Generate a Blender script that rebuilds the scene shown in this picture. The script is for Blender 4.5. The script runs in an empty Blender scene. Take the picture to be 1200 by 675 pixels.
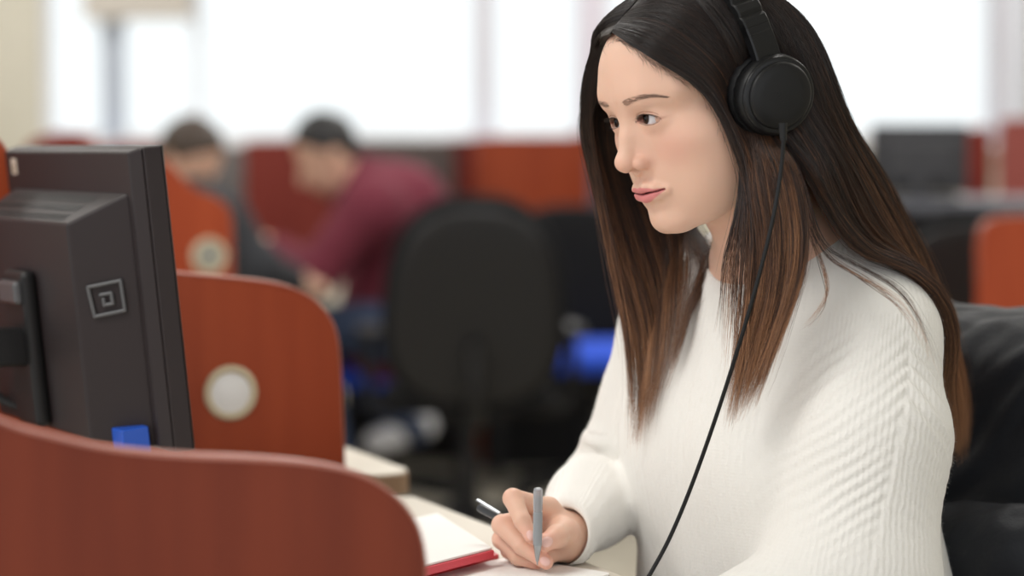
import bpy, bmesh, math, random
import numpy as np
from mathutils import Vector, Matrix, Euler

random.seed(7)
RNG = np.random.default_rng(11)
SC = bpy.context.scene
COL = SC.collection
FPX = 85.0 / 36.0 * 1200.0
HORIZON, CAMZ = 170.0, 1.13
PITCH = math.atan((337.5 - HORIZON) / FPX)
RAD = math.radians
DESK_Z = .708


def at(u, v, Y):
    """world point seen at photo pixel (u, v) at world depth Y"""
    a, b = (u - 600) / FPX, (337.5 - v) / FPX
    cp, sp = math.cos(PITCH), math.sin(PITCH)
    dx, dy, dz = a, cp + b * sp, -sp + b * cp
    t = Y / dy
    return Vector((dx * t, Y, CAMZ + dz * t))


A = lambda u, v, Y: np.array(at(u, v, Y))


def zat(v, Y):
    return at(600, v, Y).z


# ---------------------------------------------------------------- objects
def tag(o, label=None, cat=None, group=None, kind=None):
    if label: o['label'] = label
    if cat: o['category'] = cat
    if group: o['group'] = group
    if kind: o['kind'] = kind
    return o


def empty(name, loc=(0, 0, 0), rz=0.0, label=None, cat=None, group=None):
    o = bpy.data.objects.new(name, None)
    COL.objects.link(o)
    o.empty_display_size = 0.1
    o.location = loc
    o.rotation_euler = (0, 0, rz)
    bpy.context.view_layer.update()
    return tag(o, label, cat, group)


def link(name, me, mats, parent=None, world=False):
    o = bpy.data.objects.new(name, me)
    COL.objects.link(o)
    for m in (mats if isinstance(mats, (list, tuple)) else [mats]):
        if m: me.materials.append(m)
    if parent is not None:
        o.parent = parent
        if world:      # geometry given in world space
            bpy.context.view_layer.update()
            o.matrix_parent_inverse = parent.matrix_world.inverted()
    return o


def mesh_np(name, V, F, smooth=True):
    """V (n,3); F (m,k) one polygon size"""
    V = np.asarray(V, np.float32); F = np.asarray(F, np.int32)
    me = bpy.data.meshes.new(name)
    n, (m, k) = len(V), F.shape
    me.vertices.add(n); me.vertices.foreach_set('co', V.ravel())
    me.loops.add(m * k); me.loops.foreach_set('vertex_index', F.ravel())
    me.polygons.add(m)
    me.polygons.foreach_set('loop_start', np.arange(m, dtype=np.int32) * k)
    me.polygons.foreach_set('loop_total', np.full(m, k, np.int32))
    me.polygons.foreach_set('use_smooth', np.full(m, smooth, bool))
    me.update(); me.validate()
    return me


def attr_f(me, name, vals):
    a = me.attributes.new(name, 'FLOAT', 'POINT')
    a.data.foreach_set('value', np.asarray(vals, np.float32))


def attr_c(me, name, rgb):
    a = me.attributes.new(name, 'FLOAT_COLOR', 'POINT')
    c = np.ones((len(rgb), 4), np.float32); c[:, :3] = rgb
    a.data.foreach_set('color', c.ravel())


def bm_obj(name, bm, mats, parent=None, smooth=False, bevel=0.0, seg=2, world=False, auto=None):
    me = bpy.data.meshes.new(name)
    bmesh.ops.recalc_face_normals(bm, faces=bm.faces[:])
    bm.to_mesh(me); bm.free()
    o = link(name, me, mats, parent, world)
    if bevel > 0:
        md = o.modifiers.new('Bevel', 'BEVEL'); md.width = bevel; md.segments = seg
        md.limit_method = 'ANGLE'; md.angle_limit = RAD(40)
    for p in me.polygons: p.use_smooth = smooth or bevel > 0
    if bevel > 0:
        md.harden_normals = True
    if smooth and auto:
        try: me.set_sharp_from_angle(angle=RAD(auto))
        except Exception: pass
    return o


def add_box(bm, c, s, rz=0.0, M=None):
    mat = Matrix.Translation(c) @ Matrix.Rotation(rz, 4, 'Z') @ Matrix.Diagonal((s[0], s[1], s[2], 1))
    if M is not None: mat = M @ mat
    return bmesh.ops.create_cube(bm, size=1.0, matrix=mat)['verts']


def add_cyl(bm, a, b, r, r2=None, seg=24, caps=True):
    a, b = Vector(a), Vector(b); d = b - a
    q = Vector((0, 0, 1)).rotation_difference(d.normalized()).to_matrix().to_4x4()
    m = Matrix.Translation((a + b) / 2) @ q
    return bmesh.ops.create_cone(bm, cap_ends=caps, cap_tris=False, segments=seg, radius1=r,
                                 radius2=r if r2 is None else r2, depth=d.length, matrix=m)['verts']


def add_lathe(bm, prof, seg=48, M=None, closed=False):
    """prof: list of (r, z) spun about Z"""
    rings = []
    for r, z in prof:
        ring = []
        for i in range(seg):
            a = 2 * math.pi * i / seg
            p = Vector((r * math.cos(a), r * math.sin(a), z))
            ring.append(bm.verts.new(M @ p if M is not None else p))
        rings.append(ring)
    for k in range(len(rings) - 1 + (1 if closed else 0)):
        A, B = rings[k], rings[(k + 1) % len(rings)]
        for i in range(seg):
            bm.faces.new((A[i], A[(i + 1) % seg], B[(i + 1) % seg], B[i]))
    if not closed:
        if prof[0][0] > 1e-6: bm.faces.new(rings[0][::-1])
        if prof[-1][0] > 1e-6: bm.faces.new(rings[-1])
    bmesh.ops.remove_doubles(bm, verts=bm.verts[:], dist=1e-6)


def add_prism(bm, pts, z0, z1, M=None):
    """polygon (x, y) extruded from z0 to z1"""
    lo = [bm.verts.new(M @ Vector((x, y, z0)) if M is not None else (x, y, z0)) for x, y in pts]
    hi = [bm.verts.new(M @ Vector((x, y, z1)) if M is not None else (x, y, z1)) for x, y in pts]
    n = len(pts)
    bm.faces.new(lo[::-1]); bm.faces.new(hi)
    for i in range(n):
        bm.faces.new((lo[i], lo[(i + 1) % n], hi[(i + 1) % n], hi[i]))


def smooth_path(pts, n):
    """Catmull-Rom through pts -> n samples"""
    P = np.array(pts, float)
    P = np.vstack([2 * P[0] - P[1], P, 2 * P[-1] - P[-2]])
    m = len(P) - 3
    t = np.linspace(0, m - 1e-6, n); i = t.astype(int); f = (t - i)[:, None]
    p0, p1, p2, p3 = P[i], P[i + 1], P[i + 2], P[i + 3]
    return 0.5 * (2 * p1 + (p2 - p0) * f + (2 * p0 - 5 * p1 + 4 * p2 - p3) * f ** 2 + (3 * p1 - p0 - 3 * p2 + p3) * f ** 3)


def tube_mesh(name, path, rad, seg=10, caps=True):
    P = np.asarray(path, float); n = len(P)
    R = np.broadcast_to(np.asarray(rad, float), (n,))
    T = np.gradient(P, axis=0); T /= np.linalg.norm(T, axis=1)[:, None] + 1e-12
    N = np.zeros_like(P); ref = np.array([0, 0, 1.0]) if abs(T[0, 2]) < .9 else np.array([1.0, 0, 0])
    v = np.cross(T[0], ref)
    for i in range(n):
        v = v - T[i] * (v @ T[i]); v /= np.linalg.norm(v) + 1e-12; N[i] = v
    B = np.cross(T, N)
    a = np.linspace(0, 2 * np.pi, seg, endpoint=False)
    V = P[:, None] + R[:, None, None] * (np.cos(a)[None, :, None] * N[:, None] + np.sin(a)[None, :, None] * B[:, None])
    V = V.reshape(-1, 3)
    i = np.arange(n - 1)[:, None] * seg; j = np.arange(seg)[None]; j2 = (j + 1) % seg
    F = np.stack([i + j, i + j2, i + seg + j2, i + seg + j], -1).reshape(-1, 4)
    if caps:
        V = np.vstack([V, P[:1], P[-1:]])
        k = np.arange(seg)
        F = np.vstack([F, np.stack([(k + 1) % seg, k, np.full(seg, n * seg), np.full(seg, n * seg)], -1),
                       np.stack([(n - 1) * seg + k, (n - 1) * seg + (k + 1) % seg, np.full(seg, n * seg + 1), np.full(seg, n * seg + 1)], -1)])
        me = bpy.data.meshes.new(name)
        me.from_pydata(V.tolist(), [], [list(dict.fromkeys(f)) for f in F.tolist()])
        me.polygons.foreach_set('use_smooth', np.ones(len(me.polygons), bool)); me.update()
        return me
    return mesh_np(name, V, F)


def strands_mesh(name, S, rad, taper=None, seg=3, smooth=True):
    """S (ns, nk, 3) strand polylines -> one mesh of thin closed tubes; rad scalar or (ns,)"""
    S = np.asarray(S, np.float32); ns, nk, _ = S.shape
    T = np.gradient(S, axis=1); T /= np.linalg.norm(T, axis=2, keepdims=True) + 1e-9
    ref = np.array([0.31, -0.87, 0.38], np.float32)
    N = np.cross(T, ref); N /= np.linalg.norm(N, axis=2, keepdims=True) + 1e-9
    B = np.cross(T, N)
    tp = np.ones(nk, np.float32) if taper is None else np.asarray(taper, np.float32)
    R = np.broadcast_to(np.asarray(rad, np.float32).reshape(-1, 1), (ns, 1)) * tp[None]
    a = np.linspace(0, 2 * np.pi, seg, endpoint=False)
    V = S[:, :, None] + R[:, :, None, None] * (np.cos(a)[None, None, :, None] * N[:, :, None] + np.sin(a)[None, None, :, None] * B[:, :, None])
    V = V.reshape(-1, 3)
    base = (np.arange(ns) * nk * seg)[:, None, None]
    i = (np.arange(nk - 1) * seg)[None, :, None]; j = np.arange(seg)[None, None]; j2 = (j + 1) % seg
    F = np.stack([base + i + j, base + i + j2, base + i + seg + j2, base + i + seg + j], -1).reshape(-1, 4)
    return mesh_np(name, V, F, smooth)


# ---------------------------------------------------------------- signed distance modelling
def smin(a, b, k):
    h = np.maximum(k - np.abs(a - b), 0) / k
    return np.minimum(a, b) - h * h * k * 0.25


def smax(a, b, k):
    return -smin(-a, -b, k)


def ell(x, y, z, c, r, rot=None):
    x, y, z = x - c[0], y - c[1], z - c[2]
    if rot is not None:
        m = Euler([RAD(t) for t in rot]).to_matrix().transposed()
        x, y, z = (m[0][0] * x + m[0][1] * y + m[0][2] * z, m[1][0] * x + m[1][1] * y + m[1][2] * z, m[2][0] * x + m[2][1] * y + m[2][2] * z)
    k0 = np.sqrt((x / r[0]) ** 2 + (y / r[1]) ** 2 + (z / r[2]) ** 2)
    k1 = np.sqrt((x / r[0] ** 2) ** 2 + (y / r[1] ** 2) ** 2 + (z / r[2] ** 2) ** 2)
    return k0 * (k0 - 1) / (k1 + 1e-9)


def cone(x, y, z, a, b, ra, rb):
    """capsule whose radius runs from ra to rb"""
    a = np.asarray(a, float); b = np.asarray(b, float)
    d = b - a; l2 = float(d @ d)
    px, py, pz = x - a[0], y - a[1], z - a[2]
    t = np.clip((px * d[0] + py * d[1] + pz * d[2]) / l2, 0, 1)
    return np.sqrt((px - t * d[0]) ** 2 + (py - t * d[1]) ** 2 + (pz - t * d[2]) ** 2) - (ra + (rb - ra) * t)


def chain(x, y, z, pts, rads, k):
    d = None
    for i in range(len(pts) - 1):
        c = cone(x, y, z, pts[i], pts[i + 1], rads[i], rads[i + 1])
        d = c if d is None else smin(d, c, k)
    return d


def surface(fn, lo, hi, h, B=8, project=2, margin=1.3, levels=None):
    """dual surface-net mesh of fn(P)->d  over the box lo..hi with voxel h (sparse blocks)"""
    lo = np.asarray(lo, float); hi = np.asarray(hi, float)
    nb = np.ceil((hi - lo) / (h * B)).astype(int)
    def run(P, step=400000):
        out = np.empty(len(P), np.float32)
        for i in range(0, len(P), step):
            out[i:i + step] = fn(P[i:i + step].astype(np.float32))
        return out
    # coarse pass, in two levels
    C = 4
    nc = np.ceil(nb / C).astype(int)
    gi = np.stack(np.meshgrid(*[np.arange(n) for n in nc], indexing='ij'), -1).reshape(-1, 3)
    cen = lo + (gi + .5) * (h * B * C)
    act = gi[np.abs(run(cen)) < h * B * C * .87 * margin]
    off = np.stack(np.meshgrid(*[np.arange(C)] * 3, indexing='ij'), -1).reshape(-1, 3)
    gi = (act[:, None] * C + off[None]).reshape(-1, 3)
    gi = gi[(gi < nb).all(1)]
    cen = lo + (gi + .5) * (h * B)
    act = gi[np.abs(run(cen)) < h * B * .87 * margin + h]
    n1 = B + 1
    off = np.stack(np.meshgrid(*[np.arange(n1)] * 3, indexing='ij'), -1).reshape(-1, 3)
    VP, VK, EK = [], [], []
    dims = nb * B + 2
    def key(c): return (c[..., 0].astype(np.int64) * dims[1] + c[..., 1]) * dims[2] + c[..., 2]
    edges = [[], [], []]
    for s in range(0, len(act), 600):
        blk = act[s:s + 600]
        idx = blk[:, None] * B + off[None]
        D = run((lo + idx.reshape(-1, 3) * h)).reshape(len(blk), n1, n1, n1)
        S = D < 0
        # cells
        tot = np.zeros((len(blk), B, B, B), np.int8)
        for a in (0, 1):
            for b in (0, 1):
                for c in (0, 1):
                    tot += S[:, a:a + B, b:b + B, c:c + B]
        w = np.argwhere((tot > 0) & (tot < 8))
        if not len(w): continue
        acc = np.zeros((len(w), 3)); cnt = np.zeros(len(w))
        g = lambda a, b, c: D[w[:, 0], w[:, 1] + a, w[:, 2] + b, w[:, 3] + c]
        for ax in range(3):
            for o1 in (0, 1):
                for o2 in (0, 1):
                    e0 = [0, 0, 0]; e1 = [0, 0, 0]
                    oth = [q for q in range(3) if q != ax]
                    e0[oth[0]] = e1[oth[0]] = o1; e0[oth[1]] = e1[oth[1]] = o2; e1[ax] = 1
                    d0, d1 = g(*e0), g(*e1)
                    m = (d0 < 0) != (d1 < 0)
                    t = np.where(m, d0 / (d0 - d1 + 1e-20), 0)
                    pos = np.tile(np.array(e0, float), (len(w), 1)); pos[:, ax] = t
                    acc += np.where(m[:, None], pos, 0); cnt += m
        cell = blk[w[:, 0]] * B + w[:, 1:]
        VP.append(lo + (cell + acc / cnt[:, None]) * h); VK.append(key(cell))
        # edges owned by this block (origin inside it)
        for ax in range(3):
            sl0 = [slice(None), slice(0, B), slice(0, B), slice(0, B)]
            sl1 = list(sl0); sl1[ax + 1] = slice(1, B + 1)
            A, Bq = S[tuple(sl0)], S[tuple(sl1)]
            e = np.argwhere(A != Bq)
            if len(e):
                edges[ax].append(np.column_stack([blk[e[:, 0]] * B + e[:, 1:], A[tuple(e.T)]]))
    V = np.vstack(VP); K = np.concatenate(VK)
    o = np.argsort(K); K = K[o]; V = V[o]
    F = []
    for ax in range(3):
        if not edges[ax]: continue
        E = np.vstack(edges[ax]); c = E[:, :3]; flip = E[:, 3].astype(bool)
        u, v = [(1, 2), (2, 0), (0, 1)][ax]
        q = []
        for du, dv in ((0, 0), (1, 0), (1, 1), (0, 1)):
            cc = c.copy(); cc[:, u] -= du; cc[:, v] -= dv
            kk = key(cc); p = np.clip(np.searchsorted(K, kk), 0, len(K) - 1)
            q.append(np.where(K[p] == kk, p, -1))
        q = np.stack(q, -1); ok = (q >= 0).all(1)
        q = q[ok]; fl = flip[ok]
        q[~fl] = q[~fl][:, ::-1]
        F.append(q)
    F = np.vstack(F)
    e = h * .4
    for _ in range(project):
        d = run(V)
        G = np.stack([run(V + np.eye(3)[a] * e) - d for a in range(3)], -1) / e
        g2 = (G ** 2).sum(1)
        st = np.clip(d / np.maximum(g2, .05), -h * .7, h * .7)
        V = V - st[:, None] * G
    return V, F


def fnoise(P, scale, seed=0, octaves=3):
    """cheap smooth value noise from sines, -1..1"""
    r = np.random.default_rng(seed); out = 0; amp = 1; tot = 0
    P = np.asarray(P)
    for o in range(octaves):
        s = 0
        for k in range(5):
            d = r.normal(size=3); d /= np.linalg.norm(d)
            s = s + np.sin(P @ d * scale * (2 ** o) * (0.7 + .6 * r.random()) + r.random() * 6.28)
        out = out + amp * s / 3.2; tot += amp; amp *= .5
    return out / tot


# ---------------------------------------------------------------- materials
MATS = {}


def mat(name, col=(.8, .8, .8), rough=.5, metal=0.0, spec=None, **kw):
    if name in MATS: return MATS[name]
    m = bpy.data.materials.new(name); m.use_nodes = True
    b = m.node_tree.nodes['Principled BSDF']
    b.inputs['Base Color'].default_value = (*col, 1)
    b.inputs['Roughness'].default_value = rough
    b.inputs['Metallic'].default_value = metal
    if spec is not None: b.inputs['Specular IOR Level'].default_value = spec
    for k, v in kw.items():
        b.inputs[k.replace('_', ' ')].default_value = v
    MATS[name] = m
    return m


def nodes(m):
    return m.node_tree.nodes, m.node_tree.links, m.node_tree.nodes['Principled BSDF']


def bump_noise(m, scale=200, strength=.2, dist=.001, detail=3, coord='Object'):
    N, L, b = nodes(m)
    tc = N.new('ShaderNodeTexCoord'); t = N.new('ShaderNodeTexNoise'); bp = N.new('ShaderNodeBump')
    t.inputs['Scale'].default_value = scale; t.inputs['Detail'].default_value = detail
    bp.inputs['Strength'].default_value = strength; bp.inputs['Distance'].default_value = dist
    L.new(tc.outputs[coord], t.inputs['Vector']); L.new(t.outputs['Fac'], bp.inputs['Height'])
    L.new(bp.outputs['Normal'], b.inputs['Normal'])
    return m


def ramp_noise(m, c1, c2, scale=(4, 4, 4), detail=4, lo=.35, hi=.65, coord='Object', nscale=1.0):
    N, L, b = nodes(m)
    tc = N.new('ShaderNodeTexCoord'); mp = N.new('ShaderNodeMapping'); t = N.new('ShaderNodeTexNoise'); r = N.new('ShaderNodeValToRGB')
    mp.inputs['Scale'].default_value = scale
    t.inputs['Detail'].default_value = detail; t.inputs['Scale'].default_value = nscale
    r.color_ramp.elements[0].position = lo; r.color_ramp.elements[0].color = (*c1, 1)
    r.color_ramp.elements[1].position = hi; r.color_ramp.elements[1].color = (*c2, 1)
    L.new(tc.outputs[coord], mp.inputs['Vector']); L.new(mp.outputs['Vector'], t.inputs['Vector'])
    L.new(t.outputs['Fac'], r.inputs['Fac']); L.new(r.outputs['Color'], b.inputs['Base Color'])
    return m


def srgb(r, g, b):
    f = lambda c: (c / 255 / 12.92) if c / 255 <= .04045 else ((c / 255 + .055) / 1.055) ** 2.4
    return (f(r), f(g), f(b))
SKIN_VOX, KNIT_VOX = .0010, .0021
# ---------------------------------------------------------------- room shell
YB = 11.5
px_x = lambda u, Y=YB: at(u, 170, Y).x
m_wall = ramp_noise(mat('painted_wall', srgb(205, 198, 178), .9), srgb(204, 200, 186), srgb(210, 206, 193), (2, 2, 2))
m_pier = mat('grey_pier', srgb(205, 205, 214), .8)
m_frame = mat('window_frame', srgb(172, 180, 194), .5)
m_white = mat('white_frame', srgb(225, 226, 232), .6)
m_ceil = mat('ceiling_tile', srgb(232, 232, 228), .9)
m_floor = ramp_noise(mat('carpet', srgb(176, 168, 152), .95), srgb(168, 160, 144), srgb(188, 181, 165), (14, 14, 14), 6)
m_glass = bpy.data.materials.new('window_glass'); m_glass.use_nodes = True
_n = m_glass.node_tree.nodes; _n.clear()
_o = _n.new('ShaderNodeOutputMaterial'); _t = _n.new('ShaderNodeBsdfTransparent'); _g = _n.new('ShaderNodeBsdfGlossy'); _x = _n.new('ShaderNodeMixShader'); _f = _n.new('ShaderNodeFresnel')
_g.inputs['Roughness'].default_value = .02; _t.inputs['Color'].default_value = (.97, .985, .98, 1); _f.inputs['IOR'].default_value = 1.3
m_glass.node_tree.links.new(_f.outputs[0], _x.inputs[0]); m_glass.node_tree.links.new(_t.outputs[0], _x.inputs[1]); m_glass.node_tree.links.new(_g.outputs[0], _x.inputs[2]); m_glass.node_tree.links.new(_x.outputs[0], _o.inputs[0])


def struct(o):
    o['kind'] = 'structure'; return o


def boxo(name, x0, x1, y0, y1, z0, z1, m, parent=None, bevel=0):
    bm = bmesh.new(); add_box(bm, ((x0 + x1) / 2, (y0 + y1) / 2, (z0 + z1) / 2), (x1 - x0, y1 - y0, z1 - z0))
    return bm_obj(name, bm, m, parent, bevel=bevel)


XL, XR, ZC = -4.2, 4.6, 2.85
SILL = zat(164, YB)
struct(boxo('floor', XL, XR, -1.5, YB + .2, -.1, 0, m_floor))
struct(boxo('ceiling', XL, XR, -1.5, YB + .2, ZC, ZC + .1, m_ceil))
bm = bmesh.new()
def wb(x0, x1, z0, z1): add_box(bm, ((x0 + x1) / 2, YB + .1, (z0 + z1) / 2), (x1 - x0, .2, z1 - z0))
wb(XL, px_x(50), 0, ZC); wb(px_x(50), XR, 0, SILL); wb(px_x(50), XR, 2.55, ZC); wb(px_x(1210), XR, SILL, 2.55)
struct(bm_obj('wall_back', bm, m_wall))
struct(boxo('wall_left', XL - .2, XL, 4.0, YB + .2, 0, ZC, m_wall))
struct(boxo('wall_right', XR, XR + .2, -1.5, YB + .2, 0, ZC, m_wall))  # unseen near end extended to block sky light from the right
bm = bmesh.new(); add_box(bm, ((px_x(50) + XR) / 2, YB - .06, SILL - .02), (XR - px_x(50), .3, .035)); struct(bm_obj('trim_1', bm, m_white, bevel=.006))
bm = bmesh.new()
for a, b in ((682, 706),): add_box(bm, ((px_x(a) + px_x(b)) / 2, YB + .02, (SILL + 2.55) / 2), (px_x(b) - px_x(a), .26, 2.55 - SILL))
struct(bm_obj('trim_2', bm, mat('pale_pier', srgb(214, 208, 220), .8)))
bm = bmesh.new(); add_box(bm, ((px_x(1166) + px_x(1186)) / 2, YB + .02, (SILL + 2.55) / 2), (px_x(1186) - px_x(1166), .26, 2.55 - SILL)); struct(bm_obj('trim_3', bm, m_pier))


def window(n, u0, u1, mull):
    x0, x1 = px_x(u0), px_x(u1)
    w = empty('window_%d' % n, (x0, YB + .1, SILL)); struct(w)
    bm = bmesh.new()
    for xa, xb, za, zb in ((x0, x0 + .035, SILL, 2.55), (x1 - .035, x1, SILL, 2.55), (x0, x1, SILL, SILL + .035), (x0, x1, 2.51, 2.55)):
        add_box(bm, ((xa + xb) / 2, YB + .08, (za + zb) / 2), (xb - xa, .07, zb - za))
    bm_obj('window_frame', bm, m_white, w, world=True)
    for ua, ub, mm in mull:
        bm = bmesh.new(); add_box(bm, ((px_x(ua) + px_x(ub)) / 2, YB + .07, (SILL + 2.55) / 2), (px_x(ub) - px_x(ua), .12, 2.55 - SILL))
        bm_obj('mullion', bm, mm, w, world=True)
    bm = bmesh.new(); add_box(bm, ((x0 + x1) / 2, YB + .1, (SILL + 2.55) / 2), (x1 - x0, .006, 2.55 - SILL))
    bm_obj('window_pane', bm, m_glass, w, world=True)
    return w


w1 = window(1, 50, 682, [(119, 143, m_frame), (226, 234, m_white), (554, 580, m_pier)])
w2 = window(2, 706, 1166, [(820, 832, m_frame)])
w3 = window(3, 1186, 1210, [])
bm = bmesh.new(); add_box(bm, ((px_x(100) + px_x(228)) / 2, YB - .05, (zat(24, YB) + 2.6) / 2), (px_x(228) - px_x(100), .05, 2.6 - zat(24, YB)))
bl_ = tag(bm_obj('roller_blind', bm, mat('blind_fabric', srgb(196, 190, 182), .9), bevel=.01), 'beige roller blind pulled part way down over the left window pane', 'blind')

# daylight, ceiling lamps and added fill lamps
w = bpy.data.worlds.new('Sky'); SC.world = w; w.use_nodes = True
w.node_tree.nodes['Background'].inputs[0].default_value = (.95, .975, 1, 1)
w.node_tree.nodes['Background'].inputs[1].default_value = 1.15


def lamp(x, y, e, sx=1.2, sy=.6):
    l = bpy.data.lights.new('ceiling_and_fill_lamp', 'AREA'); l.shape = 'RECTANGLE'; l.size = sx; l.size_y = sy; l.energy = e; l.color = (1, .98, .95)
    o = bpy.data.objects.new('ceiling_and_fill_lamp', l); COL.objects.link(o); o.location = (x, y, ZC - .02); return o


for x in (-2.2, .2, 2.4):
    for y in (3.6, 6.4, 8.6, 10.4): lamp(x, y, 21)  # rearmost row is added to brighten the back wall
lamp(-1.5, 1.3, 34)  # unseen fill lamp added to light her face from the left

cam = bpy.data.cameras.new('camera'); co = bpy.data.objects.new('camera', cam); COL.objects.link(co); SC.camera = co
co.location = (0, 0, CAMZ); co.rotation_euler = (math.pi / 2 - PITCH, 0, 0)
cam.lens = 85; cam.sensor_width = 36; cam.clip_start = .05
cam.dof.use_dof = True; cam.dof.focus_distance = 2.315; cam.dof.aperture_fstop = 2.4
SC.view_settings.view_transform = 'Standard'; SC.view_settings.look = 'None'; SC.view_settings.gamma = 1
SC.view_settings.exposure = .1; SC.view_settings.use_curve_mapping = False
SC.cycles.use_denoising = True
SC.cycles.max_bounces = 10; SC.cycles.transparent_max_bounces = 12
# ---------------------------------------------------------------- carrels
NDIR = np.array([.922, .3875, 0]); RDIR = np.array([-.3875, .922, 0])


def wood(name, c1, c2):
    m = mat(name, c1, .42, spec=.2)
    return ramp_noise(m, c1, c2, (26, 26, 1.6), 5, .3, .7)


m_cherry = wood('cherry_laminate', srgb(112, 48, 32), srgb(128, 57, 37))
m_cherry2 = wood('orange_cherry_laminate', srgb(152, 64, 36), srgb(166, 74, 42))
m_cherry3 = wood('red_cherry_laminate', srgb(128, 52, 44), srgb(142, 62, 52))
m_edge = mat('edge_banding', srgb(176, 112, 98), .35)
m_cream = mat('cream_laminate', srgb(214, 206, 192), .5)


def divider(prof, u_end, Y, label, m, group=None, ndir=NDIR, thick=.028, z0=0.0, edge=True, cat='carrel divider'):
    """upright panel whose top edge is seen along the photo points prof"""
    p0 = A(u_end, 300, Y); p0[2] = 0
    nrm = np.array([ndir[1], -ndir[0], 0])      # faces the camera
    pts = []
    for u, v in prof:
        d = A(u, v, 1.0) - np.array([0, 0, CAMZ]); t = ((p0 - np.array([0, 0, CAMZ])) @ nrm) / (d @ nrm)
        q = np.array([0, 0, CAMZ]) + d * t; pts.append(((q - p0) @ ndir, q[2]))
    top = smooth_path([(a, b) for a, b in pts], 50)
    poly = [(top[0][0], z0)] + [tuple(p) for p in top] + [(top[-1][0], z0)]
    root = empty('carrel_divider', p0 + ndir * (top[0][0] + top[-1][0]) / 2, 0, label, cat, group)
    M = Matrix(((ndir[0], -nrm[0], 0, p0[0]), (ndir[1], -nrm[1], 0, p0[1]), (0, 0, 1, 0), (0, 0, 0, 1))) @ Matrix.Rotation(math.pi / 2, 4, 'X') @ Matrix.Scale(-1, 4, (0, 0, 1))
    # local (x along, y up, z depth)
    M = Matrix(((ndir[0], 0, -nrm[0], p0[0]), (ndir[1], 0, -nrm[1], p0[1]), (0, 1, 0, 0), (0, 0, 0, 1)))
    bm = bmesh.new(); add_prism(bm, poly, 0, thick, M); bm_obj('panel', bm, m, root, world=True)
    if edge:
        ep = [Vector((x, y)) for x, y in [tuple(p) for p in top] + [(top[-1][0], max(z0, .02))]]
        bm = bmesh.new(); rows = []
        for i, p in enumerate(ep):
            a = ep[max(i - 1, 0)]; b = ep[min(i + 1, len(ep) - 1)]; t = (b - a).normalized(); n = Vector((-t.y, t.x))
            if n.y < 0 and abs(t.x) > .5: n = -n
            if abs(t.x) <= .5 and n.x < 0: n = -n
            rows.append([bm.verts.new(M @ Vector((p.x + n.x * o, p.y + n.y * o, z))) for o, z in ((-.0005, -.001), (.0018, -.0005), (.0028, thick / 2), (.0018, thick + .0005), (-.0005, thick + .001))])
        for i in range(len(rows) - 1):
            for k in range(4): bm.faces.new((rows[i][k], rows[i + 1][k], rows[i + 1][k + 1], rows[i][k + 1]))
        bm_obj('edge_banding', bm, m_edge, root, smooth=True, world=True)
    return root, p0, nrm, M


def grommet(root, u, v, p0, nrm, r, mcap, Y=None):
    d = A(u, v, 1.0) - np.array([0, 0, CAMZ]); t = ((p0 - np.array([0, 0, CAMZ])) @ nrm) / (d @ nrm)
    q = np.array([0, 0, CAMZ]) + d * t
    R = Vector((0, 0, 1)).rotation_difference(Vector(nrm)).to_matrix().to_4x4()
    M = Matrix.Translation(Vector(q)) @ R
    bm = bmesh.new(); add_lathe(bm, [(r * .74, -.001), (r * .74, .003), (r * .80, .0052), (r * .93, .0052), (r, .003), (r, -.001)], 48, M)
    g = bm_obj('grommet', bm, mat('grommet_ring', srgb(206, 190, 160), .4), root, smooth=True, auto=40, world=True)
    bm = bmesh.new(); add_lathe(bm, [(0, .0022), (r * .60, .0022), (r * .66, .0012), (r * .75, .0012), (r * .75, -.001)], 40, M)
    bm_obj('grommet_cap', bm, mcap, g, smooth=True, auto=40)
    return g


m_cap = mat('white_cap', srgb(250, 250, 250), .35); m_cap2 = mat('grey_cap', srgb(150, 150, 140), .5)
divider([(-420, 330), (-330, 345), (-230, 385), (-120, 440), (0, 495), (60, 513), (130, 528), (210, 536), (300, 540), (370, 546), (425, 559), (463, 583), (487, 615), (497, 655), (498, 700)], 498, 1.85,
        'nearest cherry wood carrel divider, its curved top edge sweeping across the bottom of the view', m_cherry, z0=DESK_Z)
r2, p2, n2, _ = divider([(-260, 135), (-120, 140), (-30, 150), (2, 168), (12, 195), (24, 226), (60, 272), (110, 300), (160, 314), (210, 321), (270, 326), (325, 333), (362, 347), (386, 372), (396, 402), (400, 460), (403, 545)], 400, 3.0,
        'cherry wood carrel divider with a white cable grommet, right behind the monitor', m_cherry2, z0=DESK_Z)
grommet(r2, 270, 460, p2, n2, .034, m_cap)
r3, p3, n3, _ = divider([(100, 172), (150, 176), (180, 182), (200, 194), (216, 211), (236, 225), (256, 233), (268, 246), (272, 266), (273, 340)], 272, 4.8,
        'orange wood carrel divider with a grey-centred grommet, before the student in dark jacket', m_cherry2)
grommet(r3, 245, 300, p3, n3, .036, m_cap2)
XDIR = np.array([.995, .1, 0]); XDIR /= np.linalg.norm(XDIR)
divider([(26, 190), (28, 176), (36, 166), (55, 158), (78, 155), (100, 157), (110, 162), (113, 172), (114, 190)], 114, 6.4, 'small red wood carrel panel with domed top, showing above the monitor', m_cherry3, ndir=XDIR)
divider([(112, 172), (150, 166), (185, 167), (190, 175)], 190, 8.2, 'low dark red carrel panel far back, between the monitor and the brown haired student', m_cherry3, z0=.70, ndir=XDIR)
divider([(282, 180), (286, 169), (300, 165), (360, 165), (410, 170), (420, 190)], 420, 8.4, 'dark red carrel panel between the two seated students', m_cherry3, z0=.70, ndir=XDIR)
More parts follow.
